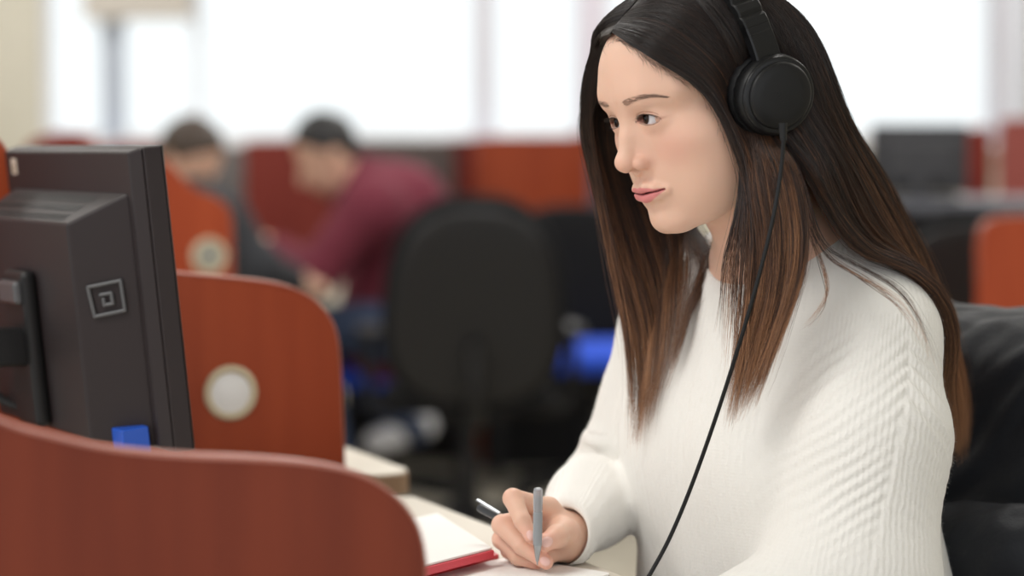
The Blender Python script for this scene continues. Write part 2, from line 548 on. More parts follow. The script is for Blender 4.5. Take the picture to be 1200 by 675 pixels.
divider([(510, 190), (513, 167), (520, 164), (552, 163), (560, 166), (562, 190)], 562, 8.9, 'narrow dark maroon panel left of the wide orange carrel panel', wood('maroon_laminate', srgb(92, 32, 26), srgb(104, 38, 32)), ndir=XDIR)
divider([(556, 185), (558, 166), (566, 161), (640, 160), (700, 160), (760, 162), (768, 168), (770, 190)], 770, 8.5, 'wide orange red carrel panel above the empty black chair', m_cherry2, ndir=XDIR)
divider([(1132, 190), (1134, 155), (1142, 150), (1156, 149), (1160, 155), (1161, 190)], 1161, 8.2, 'dark red carrel panel beside the black screens at far right', m_cherry3, ndir=XDIR)
divider([(1172, 190), (1174, 146), (1182, 140), (1230, 139), (1300, 139)], 1300, 8.0, 'pinkish red carrel panel running out of the picture at far right', wood('rose_laminate', srgb(150, 78, 72), srgb(160, 88, 82)), ndir=XDIR)
divider([(1148, 330), (1148, 285), (1154, 264), (1172, 255), (1210, 253), (1300, 252), (1400, 252)], 1400, 5.2, 'rounded orange red carrel panel behind the black jacket on the right', m_cherry2, ndir=XDIR)


def worktop(name, p, length, depth, z, m, label, cat='worktop', pm=None, rdir=RDIR, ndir=NDIR, leg=True):
    """table top whose front edge starts at p and runs along rdir"""
    root = empty(name, (p[0], p[1], 0), 0, label, cat)
    M = Matrix(((rdir[0], -ndir[0], 0, p[0]), (rdir[1], -ndir[1], 0, p[1]), (0, 0, 1, 0), (0, 0, 0, 1)))
    bm = bmesh.new(); add_box(bm, (length / 2, depth / 2, z - .015), (length, depth, .03), M=M)
    bm_obj('table_top', bm, m, root, bevel=.004, world=True)
    bm = bmesh.new(); add_box(bm, (length / 2, depth - .01, z / 2 - .015), (length - .02, .02, z - .03), M=M); bm_obj('back_panel', bm, pm or m_cherry, root, world=True)
    for t in (.06, length - .06):
        bm = bmesh.new(); add_box(bm, (t, depth * .5, z / 2 - .015), (.03, depth - .08, z - .03), M=M); bm_obj('leg_panel', bm, pm or m_cherry, root, world=True)
    return root


pe = np.array([.10, 2.38, 0]) - RDIR * 1.0
worktop('study_desk', pe, 1.56, .74, DESK_Z, m_cream, 'cream topped study desk under the notebook and her writing hand', 'desk')
worktop('study_desk', A(355, 332, 7.24) * np.array([1, 1, 0]), 1.25, .7, .73, mat('grey_laminate', srgb(70, 66, 66), .5), 'dark study desk in front of the man in the maroon sweater', 'desk', rdir=np.array([0, 1, 0]), ndir=np.array([1, 0, 0]))
worktop('study_desk', A(1330, 236, 6.6) * np.array([1, 1, 0]), 0.78, .7, zat(236, 6.6), mat('slate_laminate', srgb(98, 100, 110), .4), 'slate grey study desk behind the jacket, under the dark screens', 'desk', rdir=np.array([-1, 0, 0]), ndir=np.array([0, -1, 0]), pm=mat('dark_panel', (.02, .02, .022), .6))

# ---------------------------------------------------------------- the monitor
m_black = bump_noise(mat('black_plastic', (.011, .0105, .011), .45, spec=.3), 900, .12, .0004)
m_brown = bump_noise(mat('dusty_black_plastic', srgb(46, 39, 40), .5, spec=.3), 900, .12, .0004)
m_dark = mat('matt_black', (.012, .012, .013), .55)
MW = np.array([-.51, .86, 0]); MW /= np.linalg.norm(MW); MB = np.array([-MW[1], MW[0], 0])     # along the width (away), and out of its back
mp = A(154, 174, 2.46); tilt = RAD(6.0)
UPV = np.array([0, 0, 1]) * math.cos(tilt) + MB * math.sin(tilt); BK = MB * math.cos(tilt) - np.array([0, 0, 1]) * math.sin(tilt)
MM = Matrix(((MW[0], BK[0], UPV[0], mp[0]), (MW[1], BK[1], UPV[1], mp[1]), (MW[2], BK[2], UPV[2], mp[2]), (0, 0, 0, 1)))    # x width, y out of the back, z up; origin top near back corner
W_, H_ = .40, .318
mon = empty('computer_monitor', (mp[0] - .25, mp[1] + .2, DESK_Z), 0, 'black flat computer monitor seen from behind, on an arm at the left carrel', 'monitor')


def frus(bm, M, x0, x1, z0, z1, y0, X0, X1, Z0, Z1, y1):
    v = [bm.verts.new(M @ Vector(c)) for c in ((x0, y0, z0), (x1, y0, z0), (x1, y0, z1), (x0, y0, z1), (X0, y1, Z0), (X1, y1, Z0), (X1, y1, Z1), (X0, y1, Z1))]
    for f in ((3, 2, 1, 0), (4, 5, 6, 7), (0, 1, 5, 4), (1, 2, 6, 5), (2, 3, 7, 6), (3, 0, 4, 7)): bm.faces.new([v[i] for i in f])


bm = bmesh.new(); frus(bm, MM, 0, W_, -H_, 0, -.034, 0, W_, -H_, 0, -.012)
frus(bm, MM, 0, W_, -H_, 0, -.012, .012, W_ - .006, -H_ + .008, -.004, 0.0); bm_obj('casing', bm, m_brown, mon, bevel=.003, world=True)
bm = bmesh.new(); frus(bm, MM, .004, W_ - .004, -H_ + .004, -.004, -.036, 0, W_, -H_, 0, -.0335); bm_obj('bezel', bm, m_black, mon, world=True)
bm = bmesh.new(); frus(bm, MM, .016, W_ - .016, -H_ + .02, -.016, -.0366, .016, W_ - .016, -H_ + .02, -.016, -.0355); bm_obj('screen', bm, mat('screen_glass', (.02, .03, .05), .15), mon, world=True)
bm = bmesh.new(); frus(bm, MM, .022, W_ - .03, -H_ + .006, -.045, -.002, .060, W_ - .05, -H_ + .02, -.072, .056)
hs = bm_obj('rear_housing', bm, m_brown, mon, bevel=.004, world=True)
# slots in the sloping top of the housing
bm = bmesh.new()
for i in range(46):
    x = .085 + i * .0056
    for k in range(3):
        f = (.2 + k * .28, .2 + k * .28 + .2)
        y = [.056 * t - .002 for t in f]; z = [-.045 - .027 * t + .0012 for t in f]
        vs = [bm.verts.new(MM @ Vector(c)) for c in ((x, y[0], z[0]), (x + .003, y[0], z[0]), (x + .003, y[1], z[1]), (x, y[1], z[1]))]
        bm.faces.new(vs)
vent = bm_obj('vent_slots', bm, m_dark, hs)
# spiral cable clip on the side of the housing
def side(t, z, o=0.0):          # point on the sloping near side: t 0 at the casing .. 1 at the back
    return MM @ Vector((.022 + .038 * t - o, -.002 + .058 * t, z))
bm = bmesh.new()
sp = [(.80, -.139), (.30, -.135), (.28, -.166), (.74, -.170), (.80, -.139)]
sp2 = [(.62, -.148), (.46, -.147), (.45, -.158), (.58, -.159), (.585, -.153)]
for q_ in (sp, sp2):
    for (a, b), (c, d) in zip(q_[:-1], q_[1:]): add_cyl(bm, side(a, b, .003), side(c, d, .003), .0021, seg=10)
for a, b in sp + sp2: bmesh.ops.create_uvsphere(bm, u_segments=10, v_segments=8, radius=.0021, matrix=Matrix.Translation(side(a, b, .003)))
bm_obj('cable_clip', bm, mat('grey_clip', srgb(88, 88, 90), .4), hs, smooth=True, auto=40)
# sticker, small mark and blue plug
bm = bmesh.new(); v = [bm.verts.new(MM @ Vector(c)) for c in ((W_ - .028, .0006, -.012), (W_ - .046, .0006, -.012), (W_ - .046, .0006, -.030), (W_ - .028, .0006, -.030))]; bm.faces.new(v)
st = bm_obj('sticker', bm, mat('sticker', srgb(205, 190, 175), .5), mon, world=True)
bm = bmesh.new()
for (x, z, w, h) in ((.033, -.019, .008, .003), (.032, -.0245, .009, .0025)):
    v = [bm.verts.new(MM @ Vector(c)) for c in ((W_ - x, .0009, z), (W_ - x - w, .0009, z), (W_ - x - w, .0009, z - h), (W_ - x, .0009, z - h))]; bm.faces.new(v)
bm_obj('sticker_mark', bm, mat('sticker_mark', srgb(120, 95, 50), .5), st)
bm = bmesh.new(); add_box(bm, (.032, .022, -H_ + .016), (.030, .030, .030), M=MM); bm_obj('blue_plug', bm, mat('blue_plastic', srgb(30, 84, 190), .4), mon, bevel=.002, world=True)
# bracket and arm
bm = bmesh.new(); add_box(bm, (W_ * .51, .064, -.21), (.072, .018, .17), M=MM); vp = bm_obj('vesa_bracket', bm, m_black, mon, bevel=.008, world=True)
bm = bmesh.new(); add_box(bm, (W_ * .51, .074, -.148), (.056, .012, .026), M=MM); bm_obj('bracket_latch', bm, mat('grey_metal', srgb(80, 80, 82), .35), vp, bevel=.005)
q0 = np.array(MM @ Vector((W_ * .51, .07, -.208))); q1 = q0 + MB * .34; q1[2] = q0[2] + .004
bm = bmesh.new(); d = Vector(q1 - q0); Mr = Matrix.Translation(Vector((q0 + q1) / 2)) @ d.to_track_quat('X', 'Z').to_matrix().to_4x4(); add_box(bm, (0, 0, 0), (d.length + .05, .04, .042), M=Mr)
bm_obj('support_arm', bm, m_black, mon, bevel=.006, world=True)
bm = bmesh.new(); add_cyl(bm, (q1[0], q1[1], DESK_Z + .012), (q1[0], q1[1], q1[2] + .06), .019); bm_obj('support_post', bm, m_black, mon, smooth=True, auto=40, world=True)
bm = bmesh.new(); add_cyl(bm, (q1[0], q1[1], DESK_Z), (q1[0], q1[1], DESK_Z + .012), .07, seg=40); bm_obj('post_base', bm, m_black, mon, smooth=True, auto=40, world=True)
for k, off in enumerate((0, .018)):
    pth = [np.array(MM @ Vector((W_ * .72 + off, .05, -H_ + .03))), np.array(MM @ Vector((W_ * .78 + off, .10, -H_ + .055 + off))), np.array(MM @ Vector((W_ * .70 + off, .13, -H_ + .02))), np.array(MM @ Vector((W_ * .55 + off * 2, .10, -H_ - .02))), np.array(MM @ Vector((W_ * .40, .12, -H_ - .06)))]
    link('monitor_cable', tube_mesh('monitor_cable', smooth_path(pth, 40), .004), m_dark, mon, world=True)

# ---------------------------------------------------------------- office chairs
m_fab = bump_noise(mat('black_upholstery', srgb(24, 24, 26), .9, spec=.2), 600, .3, .0005)
m_blue = bump_noise(mat('blue_upholstery', srgb(38, 84, 215), .8), 600, .3, .0005)
m_nylon = mat('black_nylon', (.014, .014, .015), .45, spec=.35)


def superel(w, d, n=40, p=3.2):
    return [(math.copysign(abs(math.cos(t)) ** (2 / p), math.cos(t)) * w / 2, math.copysign(abs(math.sin(t)) ** (2 / p), math.sin(t)) * d / 2) for t in np.linspace(0, 2 * math.pi, n, endpoint=False)]


def pad(bm, w, d, h, M, dome=.012, p=3.2, taper=0.0):
    """cushion: rounded outline, domed top and rolled edge"""
    rings = []
    for s, z in ((.90, 0), (.98, h * .18), (1.0, h * .5), (.97, h * .82), (.88, h * .98), (.6, h + dome * .75), (.3, h + dome), ):
        rings.append([bm.verts.new(M @ Vector((x * s * (1 - taper * (y / d)), y * s, z))) for x, y in superel(w, d, 40, p)])
    for A_, B_ in zip(rings[:-1], rings[1:]):
        for i in range(40): bm.faces.new((A_[i], A_[(i + 1) % 40], B_[(i + 1) % 40], B_[i]))
    bm.faces.new(rings[0][::-1]); bm.faces.new(rings[-1])


def office_chair(label, loc, rz, seat_m, back_w=.47, back_h=.52, back_z=.46, seat_z=.42, arms=True, group='office chairs in the study room'):
    """local +y is the way the sitter faces"""
    r = empty('office_chair', (loc[0], loc[1], 0), rz, label, 'chair', group)
    bm = bmesh.new(); pad(bm, .49, .47, .07, Matrix.Translation((0, .02, seat_z))); bm_obj('seat', bm, seat_m, r, smooth=True)
    tb = Matrix.Translation((0, -.235, back_z + back_h / 2)) @ Matrix.Rotation(RAD(9), 4, 'X') @ Matrix.Rotation(RAD(90), 4, 'X') @ Matrix.Scale(-1, 4, (0, 0, 1))
    bm = bmesh.new(); pad(bm, back_w, back_h, .05, tb, .015, 2.6, .16); bk = bm_obj('backrest', bm, m_fab, r, smooth=True)
    bm = bmesh.new(); pad(bm, back_w * .9, back_h * .9, .018, Matrix.Translation((0, -.018, 0)) @ tb @ Matrix.Scale(-1, 4, (0, 0, 1)), .006, 2.6, .16); bm_obj('back_shell', bm, m_nylon, bk, smooth=True)
    bm = bmesh.new()
    P = smooth_path([(0, -.02, seat_z - .01), (0, -.20, seat_z - .02), (0, -.285, seat_z + .05), (0, -.29, back_z + .2)], 14)
    for a, b in zip(P[:-1], P[1:]): add_cyl(bm, a, b, .022, seg=12)
    bm_obj('back_support', bm, m_nylon, r, smooth=True, auto=50)
    bm = bmesh.new(); add_cyl(bm, (0, 0, .10), (0, 0, .27), .027); add_cyl(bm, (0, 0, .26), (0, 0, seat_z), .016); add_box(bm, (0, 0, seat_z - .012), (.2, .24, .03)); bm_obj('gas_lift', bm, m_nylon, r, smooth=True, auto=40)
    for k in range(5):
        a = k * 2 * math.pi / 5 + .3; c, s = math.cos(a), math.sin(a)
        bm = bmesh.new(); n = 8
        rows = []
        for i in range(n + 1):
            t = i / n; x = .02 + .27 * t; w = .026 - .008 * t; z1 = .128 - .045 * t; z0 = z1 - (.045 - .018 * t)
            rows.append([bm.verts.new((x * c - y * s, x * s + y * c, z)) for y, z in ((-w, z0), (w, z0), (w * .7, z1), (-w * .7, z1))])
        for A_, B_ in zip(rows[:-1], rows[1:]):
            for i in range(4): bm.faces.new((A_[i], A_[(i + 1) % 4], B_[(i + 1) % 4], B_[i]))
        bm.faces.new(rows[0][::-1]); bm.faces.new(rows[-1])
        lg = bm_obj('base_leg', bm, m_nylon, r, bevel=.004)
        bm = bmesh.new(); e = Vector((.275 * c, .275 * s, .027)); t = Vector((-s, c, 0))
        for o in (-.014, .014): add_cyl(bm, e + t * (o - .008), e + t * (o + .008), .027, seg=20)
        add_cyl(bm, e - t * .02, e + t * .02, .008, seg=10); add_cyl(bm, e + Vector((0, 0, .02)), e + Vector((0, 0, .065)), .009, seg=10)
        bm_obj('caster', bm, m_nylon, lg, smooth=True, auto=40)
    if arms:
        for s in (-1, 1):
            bm = bmesh.new()
            P = smooth_path([(s * .18, .0, seat_z - .005), (s * .27, .0, seat_z + .01), (s * .285, .0, seat_z + .12), (s * .28, .0, seat_z + .20)], 12)
            for a, b in zip(P[:-1], P[1:]): add_cyl(bm, a, b, .017, seg=10)
            ar = bm_obj('armrest', bm, m_nylon, r, smooth=True, auto=50)
            bm = bmesh.new(); pad(bm, .075, .25, .03, Matrix.Translation((s * .28, .02, seat_z + .20)), .004); bm_obj('arm_pad', bm, m_nylon, ar, smooth=True)
    return r


g3 = lambda u, Y: (at(u, 300, Y).x, Y)
office_chair('empty black office chair with its back turned, in the middle of the room', g3(551, 6.7), RAD(4), m_fab, .50, .60, .40, .40)
office_chair('office chair with blue seat under the man in the maroon sweater', g3(452, 7.45), RAD(90), m_blue, .44, .30, .42, .40, arms=False)
office_chair('black office chair with blue seat, half hidden behind her far sleeve', g3(694, 7.5), RAD(-165), m_blue, .48, .50, .44, .44)
office_chair('black office chair far right, behind her long hair', g3(1092, 6.0), RAD(10), m_fab, .50, .56, .42, .42)
office_chair('office chair under the student in the dark jacket', g3(205, 6.95), RAD(-70), m_fab, .46, .4, .44, .42, arms=False)


def far_screen(u0, u1, v0, v1, Y, label, m, dz, rz=0.0):
    c = (A((u0 + u1) / 2, v0, Y) + A((u0 + u1) / 2, v1, Y)) / 2; w = (u1 - u0) * Y / FPX; h = (v1 - v0) * Y / FPX
    z0 = dz; e = c[2] - h / 2 - dz
    r = empty('computer_monitor', (c[0], c[1], z0), rz, label, 'monitor')
    bm = bmesh.new(); add_box(bm, (0, 0, e + h / 2), (w, .035, h)); bm_obj('casing', bm, m, r, bevel=.006)
    bm = bmesh.new(); add_box(bm, (0, -.03, e + h * .45), (w * .7, .035, h * .6)); bm_obj('rear_housing', bm, m, r, bevel=.012)
    bm = bmesh.new(); add_box(bm, (0, .0185, e + h / 2 + .008), (w - .03, .002, h - .045)); bm_obj('screen', bm, mat('screen_glass'), r)
    bm = bmesh.new(); add_cyl(bm, (0, -.03, .012), (0, -.03, e + h * .3), .03); add_cyl(bm, (0, 0, 0), (0, 0, .014), .11, seg=40); bm_obj('stand', bm, m, r, smooth=True, auto=40)
    return r


m_far = mat('grey_brown_plastic', srgb(84, 72, 68), .6); m_far2 = mat('charcoal_plastic', srgb(62, 62, 66), .6)
far_screen(420, 532, 164, 236, 8.3, 'brown grey monitor back above the maroon sweater', m_far, .73)
far_screen(1020, 1134, 146, 226, 6.85, 'charcoal monitor back at far right, under the window', m_far2, zat(236, 6.6))
far_screen(246, 286, 172, 262, 7.9, 'narrow grey monitor right of the brown haired student', mat('warm_grey_plastic', srgb(112, 106, 104), .6), .73)
far_screen(690, 760, 182, 262, 8.0, 'violet grey monitor just left of her face', mat('violet_grey_plastic', srgb(104, 88, 98), .6), zat(262, 8.1) - .085)
worktop('study_desk', A(775, 262, 7.93) * np.array([1, 1, 0]), .60, .5, zat(262, 8.1) - .085, mat('grey_laminate'), 'far study desk carrying the violet grey monitor', 'desk', pm=mat('dark_panel'), rdir=np.array([-1, 0, 0]), ndir=np.array([0, -1, 0]))
worktop('study_desk', A(560, 262, 8.05) * np.array([1, 1, 0]), .5, .6, .73, mat('grey_laminate'), 'far study desk carrying the brown grey monitor', 'desk', pm=mat('dark_panel'), rdir=np.array([-1, 0, 0]), ndir=np.array([0, -1, 0]))

# neighbouring desk beyond the divider with the white grommet; rounded near corner
cn = A(489, 559, 3.03); cn[2] = 0
n0 = cn - NDIR * .72; pl = [n0 + RDIR * 1.5, n0]
for t in np.linspace(0, math.pi / 2, 9): pl.append(cn - NDIR * .045 * (1 - math.sin(t)) + RDIR * .045 * (1 - math.cos(t)))
pl.append(cn + RDIR * 1.5)
dk = empty('study_desk', cn - NDIR * .36 + RDIR * .7, 0, 'cream topped desk with rounded tan edge, just beyond the divider with the white grommet', 'desk')
bm = bmesh.new(); add_prism(bm, [(p[0], p[1]) for p in pl], .692, .719); bm_obj('table_top', bm, m_cream, dk, bevel=.003, world=True)
bm = bmesh.new(); c_ = np.mean(pl, axis=0); add_prism(bm, [tuple((p + (p - c_) / np.linalg.norm(p - c_) * .002)[:2]) for p in pl], .690, .7155); bm_obj('edge_banding', bm, mat('tan_edge', srgb(160, 128, 100), .5), dk, world=True)
for k in (.08, 1.42):
    q = n0 + RDIR * k; Mq = Matrix(((NDIR[0], RDIR[0], 0, q[0]), (NDIR[1], RDIR[1], 0, q[1]), (0, 0, 1, 0), (0, 0, 0, 1)))
    bm = bmesh.new(); add_box(bm, (.34, 0, .345), (.6, .03, .69), M=Mq); bm_obj('leg_panel', bm, m_cherry, dk, world=True)
# ---------------------------------------------------------------- the woman's head (millimetres; x her right, y forward, z up)
HEAD_POS = Vector((.1855, 2.36, 1.159))
HEAD_R = (Matrix.Rotation(RAD(122.5), 3, 'Z') @ Matrix.Rotation(RAD(-17.0), 3, 'X') @ Matrix.Rotation(RAD(3.1), 3, 'Y'))
HR = np.array(HEAD_R); HP = np.array(HEAD_POS)


def head_w(p):
    """head-local millimetres -> world metres"""
    return (np.asarray(p, float) / 1000) @ HR.T + HP


def head_l(P):
    return ((np.asarray(P) - HP) @ HR) * 1000


EYE = (26.8, 70.0, 17.0); EYE_R = 12.1
UPLIP = [(24, 80.0, -50.2), (15, 87.2, -47.4), (6.5, 91.2, -45.0), (0, 91.6, -46.0)]
UPR = [1.6, 4.2, 4.9, 4.6]
LOLIP = [(23, 79.5, -52), (12, 86.2, -55.4), (0, 88.6, -57)]
LOR = [1.6, 5, 6.2]


def lid_curves(u):
    s = np.clip((u + 12.6) / 27.4, 0, 1)
    zc = EYE[2] + 1.2 - 1.2 * s
    up = zc + 9.2 * (s ** .55) * ((1 - s) ** .62) * 1.55
    lo = zc - 4.9 * (s ** .75) * ((1 - s) ** .6) * 2.0
    return up, lo


def lips(x, y, z):
    ax = np.sqrt(x * x + .6)
    return chain(ax, y, z, UPLIP, UPR, 3), chain(ax, y, z, LOLIP, LOR, 3)


def sdf_head(x, y, z):
    ax = np.sqrt(x * x + .4)
    d = ell(x, y, z, (0, 1, 45), (73, 87.5, 85))
    d = smin(d, ell(x, y, z, (0, 38, 52), (60, 49.5, 46)), 22)
    d = smin(d, ell(x, y, z, (0, 28, -25), (57, 56, 72)), 26)
    d = smin(d, cone(ax, y, z, (46, 6, -54), (13, 62, -84), 14, 12), 24)
    d = smin(d, ell(x, y, z, (0, 71.5, -82), (17, 13.5, 13.5)), 16)
    d = smin(d, ell(ax, y, z, (43, 46, -8), (25, 25, 21)), 22)
    d = smin(d, ell(ax, y, z, (48, 22, -22), (23, 30, 34)), 20)
    d = smin(d, ell(ax, y, z, (33, 39, -38), (25, 25, 28)), 22)
    d = smin(d, ell(ax, y, z, (29, 36, -58), (26, 30, 29)), 20)
    d = smin(d, ell(x, y, z, (0, 59.5, -46), (25, 27, 28)), 18)
    d = smin(d, chain(ax, y, z, [(6, 80, 40), (27, 78.5, 43), (50, 61, 40)], [8, 7, 7], 8), 18)
    # eye sockets
    d = smax(d, -ell(ax, y, z, (26, 93, 15), (17, 9, 9.5)), 12)
    # nose
    n = chain(x, y, z, [(0, 80.5, 27), (0, 91, 5), (0, 100.5, -14)], [8.0, 7.6, 8.2], 6)
    n = smin(n, cone(ax, y, z, (6, 79, 8), (8.5, 85, -18), 6, 8), 10)
    d = smin(d, n, 11)
    d = smin(d, ell(x, y, z, (0, 102.5, -17), (9.6, 9.2, 8.6)), 6)
    d = smin(d, ell(ax, y, z, (11.2, 91, -20.5), (6.3, 9.5, 7.2)), 2.4)
    d = smin(d, cone(x, y, z, (0, 101, -22), (0, 92, -29), 4.2, 4.5), 5)
    d = smax(d, -ell(ax, y, z, (5.8, 98.2, -27.6), (3.0, 6.0, 3.8)), 1.6)
    # philtrum
    d = smax(d, -cone(x, y, z, (0, 99, -30), (0, 100, -41), 1.8, 2.2), 6)
    # lips
    lu, ll = lips(x, y, z)
    d = smin(d, lu, 6.5)
    d = smin(d, ll, 6.5)
    zl = -50.6 + .9 * np.exp(-(x / 5) ** 2) * -1 + .5 * (ax / 25) ** 2
    gr = np.maximum(np.abs(z - zl) - .45, ax - 24.5)
    gr = np.maximum(gr, -d - 2.6)
    d = np.where((y > 50), smax(d, -gr, 2.6), d)
    # chin groove
    d = smax(d, -cone(ax, y, z, (0, 96, -68), (12, 91.5, -67), 5, 4), 9)
    # eyelids round the eyeballs
    d = smin(d, ell(ax, y, z, (27.1, EYE[1] - .6, EYE[2]), (17.0, 14.4, 13.4)), 8)
    # fold above the upper lid
    u = ax - EYE[0]
    up, lo = lid_curves(u)
    near = (np.abs(u) < 17) & (np.abs(z - EYE[2]) < 14) & (y > 57)
    fold = np.maximum(np.abs(z - (up + 2.4)) - .3, np.abs(u - 1) - 12.5)
    d = np.where(near & (y > 63), smax(d, -np.maximum(fold, -d - 1.2), 1.6), d)
    g = np.maximum(np.maximum(z - up, lo - z) * .85, np.maximum(np.abs(u - 1.1) - 13.7, EYE[1] - 7 - y))
    d = np.where(near, smax(d, -g, .7), d)
    # flesh behind and at the corners of the eyeball
    d = smin(d, ell(ax, y, z, (27.1, EYE[1] - 2.3, EYE[2]), (16.0, 11.2, 9.5)), .8)
    d = smin(d, ell(ax, y, z, (14.9, EYE[1] + 5.8, 14.6), (2.4, 3.0, 2.0)), 1.2)
    # ears
    e = ell(ax, y, z, (73, -8, 4), (5, 17, 30), (0, 0, -18))
    e = smin(e, ell(ax, y, z, (70, 1, -22), (5, 7, 8)), 6)
    d = smin(d, e, 6)
    return d
# ---------------------------------------------------------------- the woman's body (world metres)
TH = RAD(127.7)
TF = np.array([-math.sin(TH), math.cos(TH), 0.0]); TR = np.array([math.cos(TH), math.sin(TH), 0.0])
TC = np.array([.262, 2.462, 0.0])
DESK = DESK_Z


def tw(x, y, z):
    return TC + TR * x + TF * y + np.array([0, 0, z])


NECK_LO = np.array([.287, 2.452, 1.0])
SH_R, SH_L = tw(.150, -.012, .94), tw(-.135, -.012, .94)
EL_R = np.array([.107, 2.60, .768]); WR_R = A(667, 630, 2.425)
EL_L = tw(-.19, .05, .70); WR_L = tw(-.10, .235, .655)
# right hand: finger joints as (pixel, depth)
HAND = {
    'index': ([A(643, 596, 2.405), A(601, 584, 2.374), A(612, 610, 2.352), A(622.5, 629, 2.342)], [.0104, .0096, .0084, .0068]),
    'middle': ([A(634, 603, 2.418), A(588, 615, 2.386), A(612, 640, 2.366), A(640, 659, 2.352)], [.0104, .0098, .0088, .0072]),
    'ring': ([A(630, 615, 2.432), A(588, 632, 2.402), A(607, 652, 2.384), A(628, 660, 2.377)], [.0102, .0094, .0084, .0070]),
    'little': ([A(634, 628, 2.444), A(597, 645, 2.420), A(611, 657, 2.404), A(627, 661, 2.398)], [.0094, .0086, .0076, .0064]),
    'thumb': ([A(662, 640, 2.412), A(661, 624, 2.385), A(652, 629, 2.362), A(639, 636, 2.345)], [.0135, .0125, .0112, .0086]),
}
NAILS = [(A(621, 627.5, 2.334), .0048), (A(642, 636.5, 2.3365), .005), (A(640, 658, 2.344), .0048)]


def sdf_hand(P):
    x, y, z = P[:, 0], P[:, 1], P[:, 2]
    palm = None
    for k in ('index', 'middle', 'ring', 'little'):
        c = cone(x, y, z, WR_R, HAND[k][0][0], .0165, .0115)
        palm = c if palm is None else smin(palm, c, .010)
    palm = smin(palm, cone(x, y, z, WR_R, HAND['thumb'][0][1], .018, .0125), .012)
    palm = smin(palm, cone(x, y, z, A(655, 628, 2.40), A(640, 622, 2.41), .016, .012), .012)
    palm = smin(palm, cone(x, y, z, A(656, 638, 2.405), A(640, 651, 2.392), .016, .010), .008)
    d = palm
    for k, (pts, rr) in HAND.items():
        f = chain(x, y, z, pts, rr, .003)
        d = smin(d, f, .0045 if k != 'thumb' else .009)
    return d


def sdf_torso(P, g=0.0):
    """bare body without head and right hand; g grows it"""
    x = (P - TC) @ TR; y = (P - TC) @ TF; z = P[:, 2]
    ax = np.abs(x)
    d = ell(x, y, z, (0, -.015, .83), (.148, .105, .205))
    d = smin(d, ell(x, y, z, (0, -.045, .66), (.125, .098, .13)), .06)
    d = smin(d, ell(x, y, z, (0, -.075, .55), (.165, .125, .12)), .06)
    d = smin(d, ell(ax, y, z, (.065, .048, .825), (.058, .045, .06)), .04)
    d = smin(d, cone(ax, y, z, (.02, -.015, .965), (.125, -.012, .945), .050, .044), .06)
    return d - g


def sdf_body(P):
    d = sdf_torso(P)
    X, Y, Z = P[:, 0], P[:, 1], P[:, 2]
    d = smin(d, chain(X, Y, Z, [SH_R, EL_R, WR_R], [.042, .028, .0225], .01), .03)
    d = smin(d, chain(X, Y, Z, [SH_L, EL_L, WR_L], [.048, .038, .024], .01), .03)
    d = smin(d, sdf_hand(P), .012)
    # left hand resting in the lap
    for k in range(4):
        a = WR_L + TF * .075 + TR * (.03 - .02 * k) * -1 + np.array([0, 0, .002]); b = a + TF * .05 + TR * -.004 * (1.5 - k) + np.array([0, 0, -.018])
        d = smin(d, chain(X, Y, Z, [WR_L, a, b, b + TF * .025 + np.array([0, 0, -.02])], [.016, .010, .0085, .007], .006), .006)
    d = smin(d, chain(X, Y, Z, [WR_L, WR_L + TR * .035 + TF * .04, WR_L + TR * .05 + TF * .08], [.015, .011, .008], .006), .006)
    nk = cone(X, Y, Z, head_w((0, -16, -35)), NECK_LO, .052, .056)
    nk = smin(nk, cone(X, Y, Z, NECK_LO, NECK_LO - np.array([0, 0, .06]), .056, .066), .05)
    d = smin(d, nk, .05)
    L = (P - HP) @ HR * 1000
    far = (np.abs(L).max(1) > 175)
    h = np.full(len(P), 1.0, np.float32)
    m = ~far
    if m.any():
        l = L[m].astype(np.float32)
        h[m] = sdf_head(l[:, 0], l[:, 1], l[:, 2]) / 1000
    if far.any():
        l = L[far]; h[far] = ell(l[:, 0], l[:, 1], l[:, 2], (0, 0, 20), (80, 95, 110)) / 1000
    return smin(d, h, .018)


# ---- sweater
COL_C = np.array([.270, 2.444, 1.003]); _n = TF * .36 + np.array([0, 0, -1.0]) * -.9
COL_N = _n / np.linalg.norm(_n)
CUFF = WR_R + .36 * (A(648, 624, 2.40) - WR_R); CUFD = (CUFF - WR_R) / np.linalg.norm(CUFF - WR_R)
S_EL_L = tw(-.192, .058, .70)


